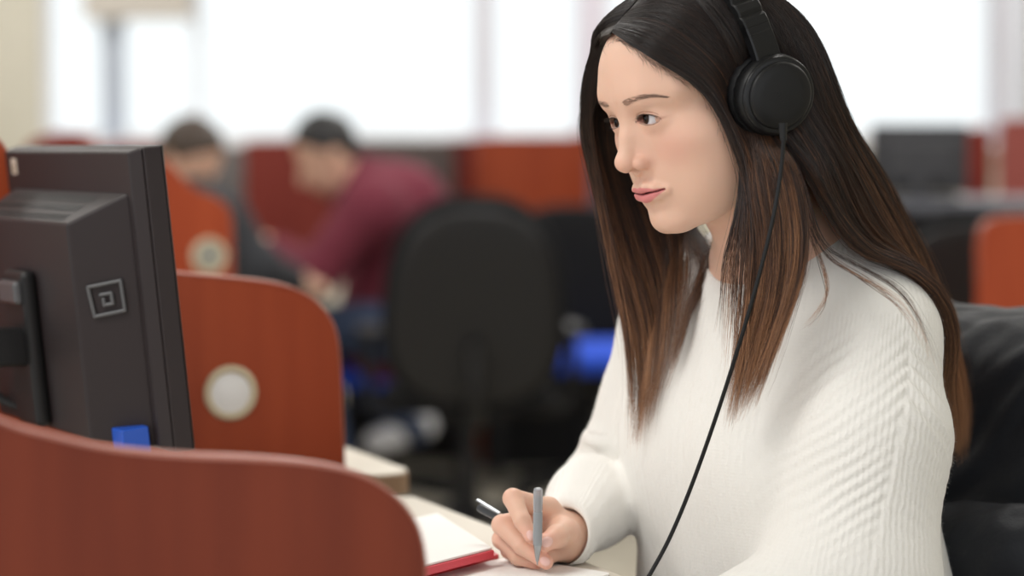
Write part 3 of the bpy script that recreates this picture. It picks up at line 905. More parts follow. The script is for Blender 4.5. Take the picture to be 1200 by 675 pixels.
def sdf_sweater(P):
    x = (P - TC) @ TR; y = (P - TC) @ TF; z = P[:, 2]
    X, Y, Z = P[:, 0], P[:, 1], P[:, 2]
    d = ell(x, y, z, (0, -.02, .80), (.172, .128, .27))
    d = smin(d, ell(x, y, z, (0, -.045, .62), (.180, .142, .16)), .08)
    d = smin(d, ell(np.abs(x), y, z, (.065, .055, .825), (.068, .052, .08)), .06)
    d = smin(d, cone(np.abs(x), y, z, (.02, -.018, .965), (.142, -.014, .946), .060, .058), .06)
    # sleeves
    d = smin(d, chain(X, Y, Z, [tw(-.127, -.012, .930), tw(-.158, .018, .85), tw(-.176, .058, .70), WR_L - TF * .02], [.058, .076, .080, .036], .03), .03)
    d = smin(d, chain(X, Y, Z, [tw(.150, -.010, .945), (SH_R + EL_R) / 2 + TR * .0, EL_R], [.057, .045, .051], .02), .03)
    fo = chain(X, Y, Z, [EL_R, EL_R * .45 + WR_R * .55 + np.array([0.002, 0, .006]), CUFF], [.047, .046, .0335], .02)
    fo = smax(fo, (P - CUFF) @ CUFD - .004, .006)
    fo = smax(fo, -cone(X, Y, Z, CUFF - CUFD * .010, CUFF + CUFD * .06, .0275, .031), .004)
    d = smin(d, fo, .012)
    # bunched knit in the crook of the far elbow
    d = smax(d, -chain(X, Y, Z, [A(674, 530, 2.60), A(708, 535, 2.547), A(748, 549, 2.50)], [.008, .0065, .003], .01), .014)
    # flat floor where the sleeve rests on the table
    # neck opening
    q = P - COL_C; h = q @ COL_N; r = np.sqrt(np.maximum((q * q).sum(1) - h * h, 0))
    d = smax(d, -np.maximum(r - .066, -.030 - h), .006)
    tor = np.sqrt((r - .0725) ** 2 + (h + .004) ** 2 * .35) - .0075
    d = smin(d, tor, .012)
    # hem
    d = smax(d, (.535 - z), .02)
    return d
# ---------------------------------------------------------------- skin
def hit(u, v, fn=None, y0=1.9, y1=2.8):
    """first point of the head seen at photo pixel (u, v)"""
    fn = fn or (lambda p: sdf_head(*[np.array([t]) for t in head_l(p)])[0] / 1000)
    Y = y0
    for _ in range(200):
        p = A(u, v, Y); d = fn(p)
        if d < 2e-5: return p
        Y += max(d * .7, 2e-5)
        if Y > y1: return None
    return p


def face_y(x, z):
    """front surface of the face at local (x, z)"""
    x = np.asarray(x, float); z = np.asarray(z, float)
    y = np.full(x.shape, 125.0)
    for _ in range(90):
        y = y - np.maximum(sdf_head(x, y, z) * .6, .0)
    return y


def skin_colours(V):
    L = head_l(V); x, y, z = L[:, 0], L[:, 1], L[:, 2]; ax = np.abs(x)
    base = np.array(srgb(229, 187, 164)); C = np.tile(base, (len(V), 1))
    def mix(m, c):
        nonlocal C
        m = np.clip(m, 0, 1)[:, None]; C = C * (1 - m) + np.array(c)[None] * m
    on = (np.abs(L).max(1) < 130)
    g = lambda cx, cy, cz, rx, ry, rz: np.exp(-(((ax - cx) / rx) ** 2 + ((y - cy) / ry) ** 2 + ((z - cz) / rz) ** 2)) * on
    mix(.45 * g(40, 62, -12, 22, 26, 18), srgb(226, 156, 142))
    mix(.30 * g(0, 110, -18, 12, 14, 9), srgb(235, 165, 145))
    mix(.35 * g(13, 90, -21, 8, 12, 9), srgb(228, 158, 138))
    mix(.22 * g(28, 78, 27, 15, 12, 5), srgb(214, 160, 138))
    mix(.25 * g(26, 80, 5, 14, 12, 4), srgb(215, 165, 148))
    # lips
    lu, ll = lips(x, y, z)
    front = (y > 60) * on * (ax < 27)
    cup = -44.1 + 1.2 * np.clip(ax / 5, 0, 1) - 6.2 * np.clip((ax - 5) / 20, 0, 1) ** 1.15      # upper border
    clo = -61.3 + 10.3 * np.clip(ax / 25, 0, 1) ** 1.8
    m = np.clip((cup - z) / .9, 0, 1) * np.clip((z - clo) / 1.0, 0, 1) * np.clip((25.5 - ax) / 1.5, 0, 1) * front
    mix(m * .92, srgb(216, 128, 130))
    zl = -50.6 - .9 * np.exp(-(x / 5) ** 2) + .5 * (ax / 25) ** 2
    mix(m * .75 * np.exp(-((z - zl) / 1.1) ** 2), srgb(120, 48, 50))  # shade of the mouth groove and corners painted dark
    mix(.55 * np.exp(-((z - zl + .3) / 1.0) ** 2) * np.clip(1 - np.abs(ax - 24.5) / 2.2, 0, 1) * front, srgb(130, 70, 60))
    # nostril hollows, their shade painted into the tint
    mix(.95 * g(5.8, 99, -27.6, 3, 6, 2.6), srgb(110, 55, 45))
    # lash line; shade of lid crease and outer corner painted in
    u = ax - EYE[0]; up, lo = lid_curves(u)
    eye = (np.abs(u - .5) < 16) * (y > 60) * on * (np.abs(z - EYE[2]) < 12)
    mix(.9 * np.exp(-((z - up - .2) / 1.0) ** 2) * eye * (np.abs(u - .5) < 15), srgb(58, 38, 32))
    mix(.5 * np.exp(-((z - lo + .2) / .5) ** 2) * eye * (u > -11) * (u < 14), srgb(120, 78, 66))
    mix(.35 * np.exp(-((z - up - 2.4) / .45) ** 2) * eye, srgb(165, 112, 92))
    mix(.6 * np.exp(-(((ax - EYE[0] - 15.5) / 3.4) ** 2 + ((z - EYE[2] - .6) / 1.0) ** 2)) * (y > 45) * on, srgb(165, 95, 82))
    inner = np.exp(-(((ax - EYE[0] + 11.5) / 1.8) ** 2 + ((z - EYE[2] - .8) / 1.6) ** 2)) * (y > 60) * on
    mix(.6 * inner, srgb(205, 125, 112))
    # hands: warm fingertips and pale nails
    for k, (pts, rr) in HAND.items():
        d = np.linalg.norm(V - pts[-1], axis=1); mix(.45 * np.exp(-(d / .013) ** 2), srgb(236, 160, 142))
        d = np.linalg.norm(V - pts[1], axis=1); mix(.25 * np.exp(-(d / .012) ** 2), srgb(236, 168, 150))
    return C


def make_skin():
    m = mat('skin', srgb(236, 203, 184), .46, spec=.35)
    N, L, b = nodes(m)
    a = N.new('ShaderNodeAttribute'); a.attribute_name = 'tint'
    t = N.new('ShaderNodeTexNoise'); t.inputs['Scale'].default_value = 700; t.inputs['Detail'].default_value = 2
    tc = N.new('ShaderNodeTexCoord'); bp = N.new('ShaderNodeBump'); bp.inputs['Strength'].default_value = .08; bp.inputs['Distance'].default_value = .0006
    L.new(tc.outputs['Object'], t.inputs['Vector']); L.new(t.outputs['Fac'], bp.inputs['Height']); L.new(bp.outputs['Normal'], b.inputs['Normal'])
    L.new(a.outputs['Color'], b.inputs['Base Color'])
    b.inputs['Subsurface Weight'].default_value = .18
    b.inputs['Subsurface Radius'].default_value = (1.0, .35, .2)
    b.inputs['Subsurface Scale'].default_value = .004
    return m


V, F = surface(sdf_body, (-.1, 2.1, .42), (.6, 2.75, 1.32), SKIN_VOX)
me = mesh_np('person', V, F); attr_c(me, 'tint', skin_colours(V))
woman = link('person', me, make_skin())
tag(woman, 'young woman in cream sweater with black headphones, writing at the study carrel', 'person')

# eyes
m_eye = mat('eyeball', (.8, .8, .8), .03, spec=.22)
N, L, b = nodes(m_eye)
at_ = N.new('ShaderNodeAttribute'); at_.attribute_name = 'ring'; rp = N.new('ShaderNodeValToRGB')
els = rp.color_ramp.elements
els[0].position = 0; els[0].color = (.004, .003, .003, 1)
els[1].position = 1; els[1].color = (*srgb(226, 222, 224), 1)
for p, c in ((.078, (.004, .003, .003)), (.088, srgb(40, 26, 19)), (.135, srgb(52, 33, 23)), (.158, srgb(24, 16, 13)), (.175, srgb(196, 190, 192)), (.22, srgb(226, 222, 224))):
    e = els.new(p); e.color = (*c, 1)
L.new(at_.outputs['Fac'], rp.inputs['Fac']); L.new(rp.outputs['Color'], b.inputs['Base Color'])
BALL = {-1: (-23.8, 70.4, 17.0), 1: (26.6, 70.0, 17.0)}
ec = head_w(BALL[-1])
gp = hit(755.2, 138.6, lambda p: np.linalg.norm(p - ec) - EYE_R / 1000)
gaze = (gp - ec) / np.linalg.norm(gp - ec)
for s in (-1, 1):
    c = Vector(head_w(BALL[s]))
    q = Vector((0, 0, 1)).rotation_difference(Vector(gaze)).to_matrix().to_4x4()
    bm = bmesh.new(); bmesh.ops.create_uvsphere(bm, u_segments=48, v_segments=96, radius=EYE_R / 1000)
    for v in bm.verts:
        a = math.acos(max(-1, min(1, v.co.z / (EYE_R / 1000))))
        if a < .5: v.co *= 1 + .035 * math.cos(a / .5 * math.pi / 2) ** 2
    ring = [math.acos(max(-1, min(1, v.co.normalized().z))) / math.pi for v in bm.verts]
    bmesh.ops.transform(bm, matrix=Matrix.Translation(c) @ q, verts=bm.verts[:])
    o = bm_obj('eye', bm, m_eye, woman, smooth=True); attr_f(o.data, 'ring', ring)

# brows and lashes
m_brow = mat('brow_hair', srgb(140, 112, 98), .8)
m_lash = mat('lash', srgb(22, 16, 15), .5)
bl = np.array([head_l(hit(u, v)) for u, v in ((729.5, 122.5), (737, 118.5), (748, 114.5), (760, 113.0), (772, 113.2), (782, 114.5))])
for s in (-1, 1):
    n = 480; t = RNG.random(n) ** .85
    P = smooth_path(bl[:, [0, 2]], 200)[(t * 199).astype(int)]
    Dv = np.gradient(smooth_path(bl[:, [0, 2]], 200), axis=0)[(t * 199).astype(int)]; Dv /= np.linalg.norm(Dv, axis=1)[:, None]
    wd = 3.0 * np.clip(1.15 - t, .18, 1) * np.clip(t / .1 + .45, 0, 1)
    off = RNG.normal(size=n).clip(-1.6, 1.6) * .55 * wd
    X = P[:, 0] + -Dv[:, 1] * off; Z = P[:, 1] + Dv[:, 0] * off
    X = -np.abs(X)
    ln = RNG.uniform(3.5, 6.0, n) * np.clip(1.15 - .5 * t, .5, 1)
    upw = np.where(t < .2, .9, .25) - off / 5
    S = []
    for k in range(4):
        f = k / 3
        xx = X + (-1) * ln * f * np.abs(Dv[:, 0]) * .9; zz = Z + ln * f * (Dv[:, 1] * .9 * 0 + upw * .35 * (1 - .5 * f) - .12)
        yy = face_y(xx, zz) + .15 + .3 * math.sin(f * 3)
        S.append(np.stack([xx * (1 if s < 0 else -1), yy, zz], -1))
    S = np.stack(S, 1)
    o = link('eyebrow', strands_mesh('eyebrow', head_w(S.reshape(-1, 3)).reshape(S.shape), .000075, [1, .9, .7, .3]), m_brow, woman)
    # lashes
    S = []
    for upper, n in ((True, 70), (False, 34)):
        u = np.linspace(-11.5, 14, n) + RNG.normal(size=n) * .25
        up, lo = lid_curves(u); z = up + .15 if upper else lo - .2
        x = -(EYE[0] + u); y = face_y(x, z + (.4 if upper else -.4))
        ln = (5.4 if upper else 2.2) * RNG.uniform(.75, 1.1, n) * np.clip(.65 + u / 26, .5, 1.15)
        sgn = 1 if upper else -1
        st = []
        for k in range(5):
            f = k / 4
            st.append(np.stack([(x - ln * f * (.10 + .028 * u)) * (1 if s < 0 else -1), y + ln * (.85 * f), z + sgn * ln * (-.12 * f + .55 * f * f)], -1))
        S.append(np.stack(st, 1))
    S = np.vstack(S)
    o = link('eyelashes', strands_mesh('eyelashes', head_w(S.reshape(-1, 3)).reshape(S.shape), .00012, [1, 1, .8, .6, .25]), m_lash, woman)

# finger nails
m_nail = mat('nail', srgb(240, 196, 186), .22, spec=.5)
def _g(fn, p, e=2e-4):
    g = np.array([fn((p + np.eye(3)[i] * e)[None])[0] - fn((p - np.eye(3)[i] * e)[None])[0] for i in range(3)]); return g / np.linalg.norm(g)
for (px, dr, rad) in (((622.3, 627.0), HAND['index'], .0046), ((641.5, 634.8), HAND['thumb'], .0055), ((638.5, 657.6), HAND['middle'], .0046)):
    p = hit(px[0], px[1], lambda q: sdf_hand(q[None])[0])
    nrm = _g(sdf_hand, p); ax_ = dr[0][-1] - dr[0][-2]; ax_ = ax_ - nrm * (ax_ @ nrm); ax_ /= np.linalg.norm(ax_); sd = np.cross(nrm, ax_)
    bm = bmesh.new(); bmesh.ops.create_uvsphere(bm, u_segments=20, v_segments=12, radius=1)
    for v in bm.verts:
        a, b_, c = v.co.x, v.co.y, v.co.z
        q = p + ax_ * a * rad * 1.15 + sd * b_ * rad * .95
        for _ in range(4): q = q - nrm * sdf_hand(q[None])[0]
        v.co = Vector(q + nrm * (c * .0005 + .0001))
    bm_obj('fingernail', bm, m_nail, woman, smooth=True)
# ---------------------------------------------------------------- sweater, trousers, shoes
def seg_t(P, a, b):
    d = b - a; return ((P - a) @ d) / (d @ d)


V, F = surface(sdf_sweater, (-.1, 2.1, .5), (.65, 2.85, 1.2), KNIT_VOX, margin=2.2)
# folds: herringbone gathers along the seam of the near sleeve, soft drapes on the body
x = (V - TC) @ TR; y = (V - TC) @ TF; z = V[:, 2]
e = .002
G = np.stack([sdf_sweater(V + np.eye(3)[i] * e) for i in range(3)], -1) - sdf_sweater(V)[:, None]
G /= np.linalg.norm(G, axis=1)[:, None] + 1e-9
seamP = []
for u, v in ((1052, 330), (1064, 380), (1066, 430), (1060, 480), (1050, 530), (1036, 590), (1020, 660)):
    Y = 2.0
    for _ in range(80): Y += max(float(sdf_sweater(A(u, v, Y)[None])[0]) * .7, 1e-5)
    seamP.append(A(u, v, Y))
seamP = smooth_path(seamP, 160)
D2 = ((V[:, None, :] - seamP[None]) ** 2).sum(-1); im = D2.argmin(1); ds = np.sqrt(D2[np.arange(len(V)), im])
view = np.array([V[:, 0], V[:, 1], V[:, 2] - CAMZ]).T; rightv = V[:, 0] / V[:, 1] - seamP[im][:, 0] / seamP[im][:, 1]
sd = np.where(rightv < 0, -ds, ds)
onarm = np.clip((-.055 - x) / .03, 0, 1) * (z < 1.02)
ph = (z + .78 * np.abs(sd)) / .0145 + 1.1 * fnoise(V, 24, 3, 3)
amp = onarm * np.exp(-(ds / .085) ** 2) * np.clip((z - .72) / .08, 0, 1) * np.clip((.985 - z) / .05, 0, 1)
disp = amp * .0022 * (np.sin(ph * 2 * np.pi) ** 1) * (.55 + .7 * fnoise(V, 34, 5, 2))
disp += onarm * .0005 * (np.exp(-((sd - .005) / .0035) ** 2) - 1.5 * np.exp(-((sd + .001) / .003) ** 2)) * np.clip((.97 - z) / .04, 0, 1)
disp += .0042 * fnoise(V * np.array([1, 1, .45]), 28, 9, 3) * np.clip((1.0 - z) / .1, .15, 1)
disp += .0022 * fnoise(V, 75, 19, 2) * (np.exp(-((P_ := np.linalg.norm(V - EL_R, axis=1)) / .1) ** 2))
# rings of slack round the far forearm
tf = seg_t(V, EL_R, WR_R); near = np.linalg.norm(V - (EL_R + np.clip(tf, 0, 1)[:, None] * (WR_R - EL_R)), axis=1) < .062
disp += np.where(near, .0016 * np.sin((tf + .12 * fnoise(V, 30, 2, 2)) * 34) * np.clip(1 - tf, 0, 1), 0)
V = V + G * disp[:, None]
# keep the sleeve off the table
V[:, 2] = np.where((z < DESK + .02) & near & (tf > -.05), np.maximum(V[:, 2], DESK + .002), V[:, 2])
# knit columns: a coordinate that runs round the garment
tl = np.clip(seg_t(V, tw(-.158, .018, .85), tw(-.176, .058, .70)), -1.5, 2)
axp = tw(-.158, .018, .85) + tl[:, None] * (tw(-.176, .058, .70) - tw(-.158, .018, .85)); q = V - axp
sleeve_u = np.arctan2(q @ TF, -(q @ TR)) * .078
tu = x * 1.0 + np.sign(x) * .0
ctr = EL_R + np.clip(tf, 0, 1)[:, None] * (WR_R - EL_R); q2 = V - ctr
fa_u = np.arctan2(q2[:, 0], -q2[:, 1]) * .05
arm_m = (x < -.098) & (z < .97); fore = near & (tf > .05)
torso_u = np.arctan2(x, y + .12) * .19
reg = np.where(arm_m, 1, np.where(fore, 2, 0))
fr = np.median(reg[F], axis=1).astype(int)          # one region per face; vertices on a border are doubled
key = F.astype(np.int64) * 3 + fr[:, None]
uq, inv = np.unique(key.ravel(), return_inverse=True)
vi, ri = uq // 3, uq % 3
U = np.choose(ri, [torso_u[vi], sleeve_u[vi], fa_u[vi]]); Wc = np.where(ri == 2, tf[vi] * .24, z[vi])
Gm = np.cross(V[F[:, 2]] - V[F[:, 0]], V[F[:, 3]] - V[F[:, 1]]); NV = np.zeros_like(V)
for k in range(4): np.add.at(NV, F[:, k], Gm)
NV /= np.linalg.norm(NV, axis=1)[:, None] + 1e-12
me = mesh_np('sweater', V[vi], inv.reshape(F.shape)); attr_f(me, 'knit_u', U); attr_f(me, 'knit_v', Wc)
me.normals_split_custom_set_from_vertices(NV[vi].tolist())


def make_knit():
    m = mat('cream_knit', srgb(245, 242, 236), .92, spec=.15)
    N, L, b = nodes(m)
    b.inputs['Sheen Weight'].default_value = .35; b.inputs['Sheen Roughness'].default_value = .6
    def at_(n):
        a = N.new('ShaderNodeAttribute'); a.attribute_name = n; return a.outputs['Fac']
    def mth(op, *a):
        n = N.new('ShaderNodeMath'); n.operation = op
        for i, v in enumerate(a):
            if isinstance(v, (int, float)): n.inputs[i].default_value = v
            else: L.new(v, n.inputs[i])
        return n.outputs[0]
    tc = N.new('ShaderNodeTexCoord')
    wob = N.new('ShaderNodeTexNoise'); wob.inputs['Scale'].default_value = 45; L.new(tc.outputs['Object'], wob.inputs['Vector'])
    u = mth('ADD', at_('knit_u'), mth('MULTIPLY', mth('SUBTRACT', wob.outputs['Fac'], .5), .006))
    rib = mth('SINE', mth('MULTIPLY', u, 2 * math.pi / .0062))
    fine = mth('SINE', mth('ADD', mth('MULTIPLY', at_('knit_v'), 2 * math.pi / .0034), mth('MULTIPLY', mth('ABSOLUTE', rib), 1.2)))
    fz = N.new('ShaderNodeTexNoise'); fz.inputs['Scale'].default_value = 420; fz.inputs['Detail'].default_value = 4; L.new(tc.outputs['Object'], fz.inputs['Vector'])
    mid = N.new('ShaderNodeTexNoise'); mid.inputs['Scale'].default_value = 90; mid.inputs['Detail'].default_value = 3; L.new(tc.outputs['Object'], mid.inputs['Vector'])
    ribk = mth('ADD', .45, mth('MULTIPLY', mid.outputs['Fac'], .7))
    h = mth('ADD', mth('MULTIPLY', mth('MULTIPLY', rib, .55), ribk), mth('MULTIPLY', fine, .08))
    h = mth('ADD', h, mth('MULTIPLY', fz.outputs['Fac'], 1.0)); h = mth('ADD', h, mth('MULTIPLY', mid.outputs['Fac'], .9))
    bp = N.new('ShaderNodeBump'); bp.inputs['Strength'].default_value = .42; bp.inputs['Distance'].default_value = .0010
    L.new(h, bp.inputs['Height']); L.new(bp.outputs['Normal'], b.inputs['Normal'])
    return m


m_knit = make_knit()
sweater = link('sweater', me, m_knit, woman)
sweater['label'] = 'loose cream knitted sweater with gathered sleeves'
# loose fibres standing off the wool
tri = F[RNG.integers(0, len(F), 42000)]
w = RNG.dirichlet([1, 1, 1, 1], len(tri))
P0 = (V[tri] * w[:, :, None]).sum(1); n0 = np.cross(V[tri[:, 2]] - V[tri[:, 0]], V[tri[:, 3]] - V[tri[:, 1]]); n0 /= np.linalg.norm(n0, axis=1)[:, None] + 1e-9
out = ((n0 * (G[tri[:, 0]])).sum(1) < 0); n0[out] *= -1
dr = n0 * .55 + RNG.normal(size=P0.shape) * .6; dr /= np.linalg.norm(dr, axis=1)[:, None]
ln = RNG.uniform(.001, .0030, len(P0))[:, None]
S = np.stack([P0 - n0 * .0004, P0 + dr * ln * .5 + n0 * .0006, P0 + dr * ln + RNG.normal(size=P0.shape) * .0008 + n0 * .0004], 1)
fz = link('wool_fuzz', strands_mesh('wool_fuzz', S, .00005, [1, .8, .4]), m_knit, sweater); fz['kind'] = 'stuff'

m_jean = bump_noise(mat('dark_denim', srgb(40, 46, 66), .85), 500, .3, .0006)
HIP = [tw(s * .085, -.07, .555) for s in (-1, 1)]; KNEE = [tw(s * .115, .33, .535) for s in (-1, 1)]; ANK = [tw(s * .115, .30, .10) for s in (-1, 1)]


def sdf_trousers(P):
    X, Y, Z = P.T
    x = (P - TC) @ TR; y = (P - TC) @ TF
    d = ell(x, y, Z, (0, -.075, .585), (.182, .135, .105))
    for k in range(2):
        d = smin(d, chain(X, Y, Z, [HIP[k], KNEE[k], ANK[k]], [.088, .064, .046], .03), .04)
    d = smax(d, Z - .64, .01)
    return d + .0015 * fnoise(P, 45, 4, 2)


V, F = surface(sdf_trousers, (-.25, 1.9, 0.03), (.75, 2.8, .75), .009)
link('trousers', mesh_np('trousers', V, F), m_jean, woman)
m_shoe = mat('black_shoe', (.02, .02, .022), .5)
for k in range(2):
    def sdf_shoe(P, k=k):
        X, Y, Z = P.T; a = ANK[k].copy(); a[2] = .05; t = a + TF * .15; t[2] = .034
        d = cone(X, Y, Z, a - TF * .03, t, .046, .036); d = smin(d, cone(X, Y, Z, a, a + np.array([0, 0, .07]), .045, .045), .02)
        return smax(d, -Z, .008)
    V, F = surface(sdf_shoe, ANK[k] - .26 + np.array([0, 0, .1]), ANK[k] + .26, .006)
    link('shoe', mesh_np('shoe', V, F), m_shoe, woman)
# where the near ear cup sits
def plane_hit(u, v, xl):
    """point of photo ray (u, v) on head-local plane x = xl"""
    o = head_l(np.array([0, 0, CAMZ])); d = head_l(A(u, v, 2.3)) - o
    return o + d * (xl - o[0]) / d[0]


cL = plane_hit(898, 110, -86.0); pL = plane_hit(914.5, 112, -112.0)
axl = (pL - cL) / np.linalg.norm(pL - cL)


# ---------------------------------------------------------------- long brown hair
Hh = lambda x, y, z: head_w((x, y, z))


def on_head(u, v, lift=.006):
    p = hit(u, v); d = p - HP; d /= np.linalg.norm(d)
    return p + d * lift


def collide(P):
    L = (P - HP) @ HR * 1000
    d = np.minimum(ell(L[:, 0], L[:, 1], L[:, 2], (0, 1, 45), (74, 89, 86)), ell(L[:, 0], L[:, 1], L[:, 2], (0, 28, -25), (58, 58, 72))) / 1000
    nk = cone(P[:, 0], P[:, 1], P[:, 2], head_w((0, -16, -35)), NECK_LO, .052, .056)
    return np.minimum(np.minimum(d, nk), sdf_sweater(P) - .004)


def push_out(P, marg, it=4):
    P = P.copy(); marg = np.broadcast_to(marg, (len(P),))
    for _ in range(it):
        d = collide(P); m = d < marg
        if not m.any(): break
        q = P[m]; e = 1e-3
        g = np.stack([collide(q + np.eye(3)[i] * e) - d[m] for i in range(3)], -1)
        g /= np.linalg.norm(g, axis=1)[:, None] + 1e-9
        P[m] = q + g * (marg[m] - d[m])[:, None]
    return P


FAR = [
    [Hh(3, 76, 103), A(713, 50, 2.35), A(700, 76, 2.385), A(694, 106, 2.41), A(693, 145, 2.428), A(700, 188, 2.44), A(711, 240, 2.445), A(724, 320, 2.45), A(738, 400, 2.45), A(741, 470, 2.43), A(742, 535, 2.42)],
    [Hh(2, 50, 119), Hh(40, 58, 112), Hh(68, 48, 84), Hh(80, 38, 45), A(694, 130, 2.46), A(700, 170, 2.46), A(712, 215, 2.47), A(728, 270, 2.475), A(750, 340, 2.46), A(766, 410, 2.45), A(764, 470, 2.43), A(750, 528, 2.42)],
    [Hh(2, 10, 131), Hh(45, 15, 122), Hh(78, 10, 85), Hh(88, 4, 40), Hh(88, 0, 0), A(748, 200, 2.50), A(762, 240, 2.50), A(778, 290, 2.49), A(796, 350, 2.47), A(800, 410, 2.45), A(788, 465, 2.43), A(766, 512, 2.42)],
    [Hh(2, -30, 128), Hh(50, -30, 115), Hh(84, -25, 70), Hh(88, -20, 20), Hh(84, -20, -30), A(800, 220, 2.53), A(815, 255, 2.52), A(828, 290, 2.48), A(832, 325, 2.44), A(826, 375, 2.42), A(812, 425, 2.42), A(790, 475, 2.42)],
]
NEAR = [
    [Hh(-1, 76, 104), on_head(752, 62), on_head(786, 84), on_head(818, 102), on_head(842, 132), on_head(857, 170), A(871, 205, 2.287), A(877, 250, 2.283), A(881, 310, 2.285), A(873, 370, 2.29), A(860, 430, 2.295), A(850, 502, 2.30)],
    [Hh(-2, 66, 112), on_head(775, 40), on_head(812, 66), on_head(844, 96), on_head(862, 132), on_head(874, 165, .009), A(882, 205, 2.277), A(891, 255, 2.277), A(894, 315, 2.28), A(885, 370, 2.285), A(870, 430, 2.29), A(857, 500, 2.29)],
    [Hh(-2, 40, 123), on_head(815, 15), on_head(846, 46), on_head(872, 80), on_head(888, 115), A(896, 160, 2.275), A(903, 205, 2.272), A(912, 255, 2.272), A(913, 315, 2.275), A(902, 370, 2.28), A(885, 430, 2.285), A(864, 494, 2.29)],
    [Hh(-2, 12, 131), Hh(-36, 14, 125), Hh(-66, 12, 95), Hh(-82, 6, 50), Hh(-86, -4, 8), A(918, 165, 2.278), A(932, 210, 2.278), A(941, 255, 2.278), A(940, 310, 2.272), A(921, 365, 2.27), A(899, 425, 2.275), A(872, 487, 2.285)],
]
BACK = [
    [Hh(-2, 12, 131), Hh(-36, 14, 125), Hh(-66, 12, 95), Hh(-82, 6, 50), Hh(-86, -10, 4), A(934, 178, 2.285), A(950, 220, 2.30), A(984, 272, 2.325), A(1030, 320, 2.345), A(1072, 382, 2.37), A(1098, 445, 2.40), A(1106, 512, 2.42)],
    [Hh(-2, 0, 131), Hh(-42, -6, 123), Hh(-74, -14, 84), Hh(-84, -22, 36), Hh(-84, -30, -2), A(946, 178, 2.30), A(956, 220, 2.31), A(985, 275, 2.33), A(1032, 322, 2.35), A(1075, 385, 2.375), A(1100, 445, 2.40), A(1108, 515, 2.42)],
    [Hh(-2, -35, 127), Hh(-44, -45, 114), Hh(-72, -56, 72), Hh(-80, -60, 25), Hh(-80, -62, -15), A(985, 195, 2.35), A(1008, 240, 2.37), A(1040, 290, 2.39), A(1075, 350, 2.41), A(1104, 420, 2.44), A(1118, 485, 2.46), A(1116, 545, 2.47)],
    [Hh(-1, -62, 113), Hh(-30, -84, 92), Hh(-46, -99, 52), Hh(-52, -103, 10), Hh(-54, -104, -30), A(1010, 190, 2.41), A(1036, 240, 2.43), A(1064, 290, 2.45), A(1088, 350, 2.47), A(1110, 420, 2.49), A(1120, 480, 2.50), A(1114, 545, 2.50)],
    [Hh(1, -66, 110), Hh(4, -96, 88), Hh(4, -110, 45), Hh(2, -114, 5), Hh(0, -112, -40), A(1000, 200, 2.48), A(1030, 250, 2.49), A(1062, 300, 2.50), A(1088, 360, 2.52), A(1110, 430, 2.53), A(1118, 490, 2.54), A(1112, 540, 2.54)],
    [Hh(3, -58, 116), Hh(42, -74, 98), Hh(70, -72, 52), Hh(78, -66, 6), Hh(76, -62, -40), A(890, 200, 2.56), A(910, 250, 2.575), A(935, 300, 2.59), A(960, 360, 2.61), A(975, 430, 2.63), A(980, 490, 2.64), A(978, 540, 2.65)],
]
NK = 26


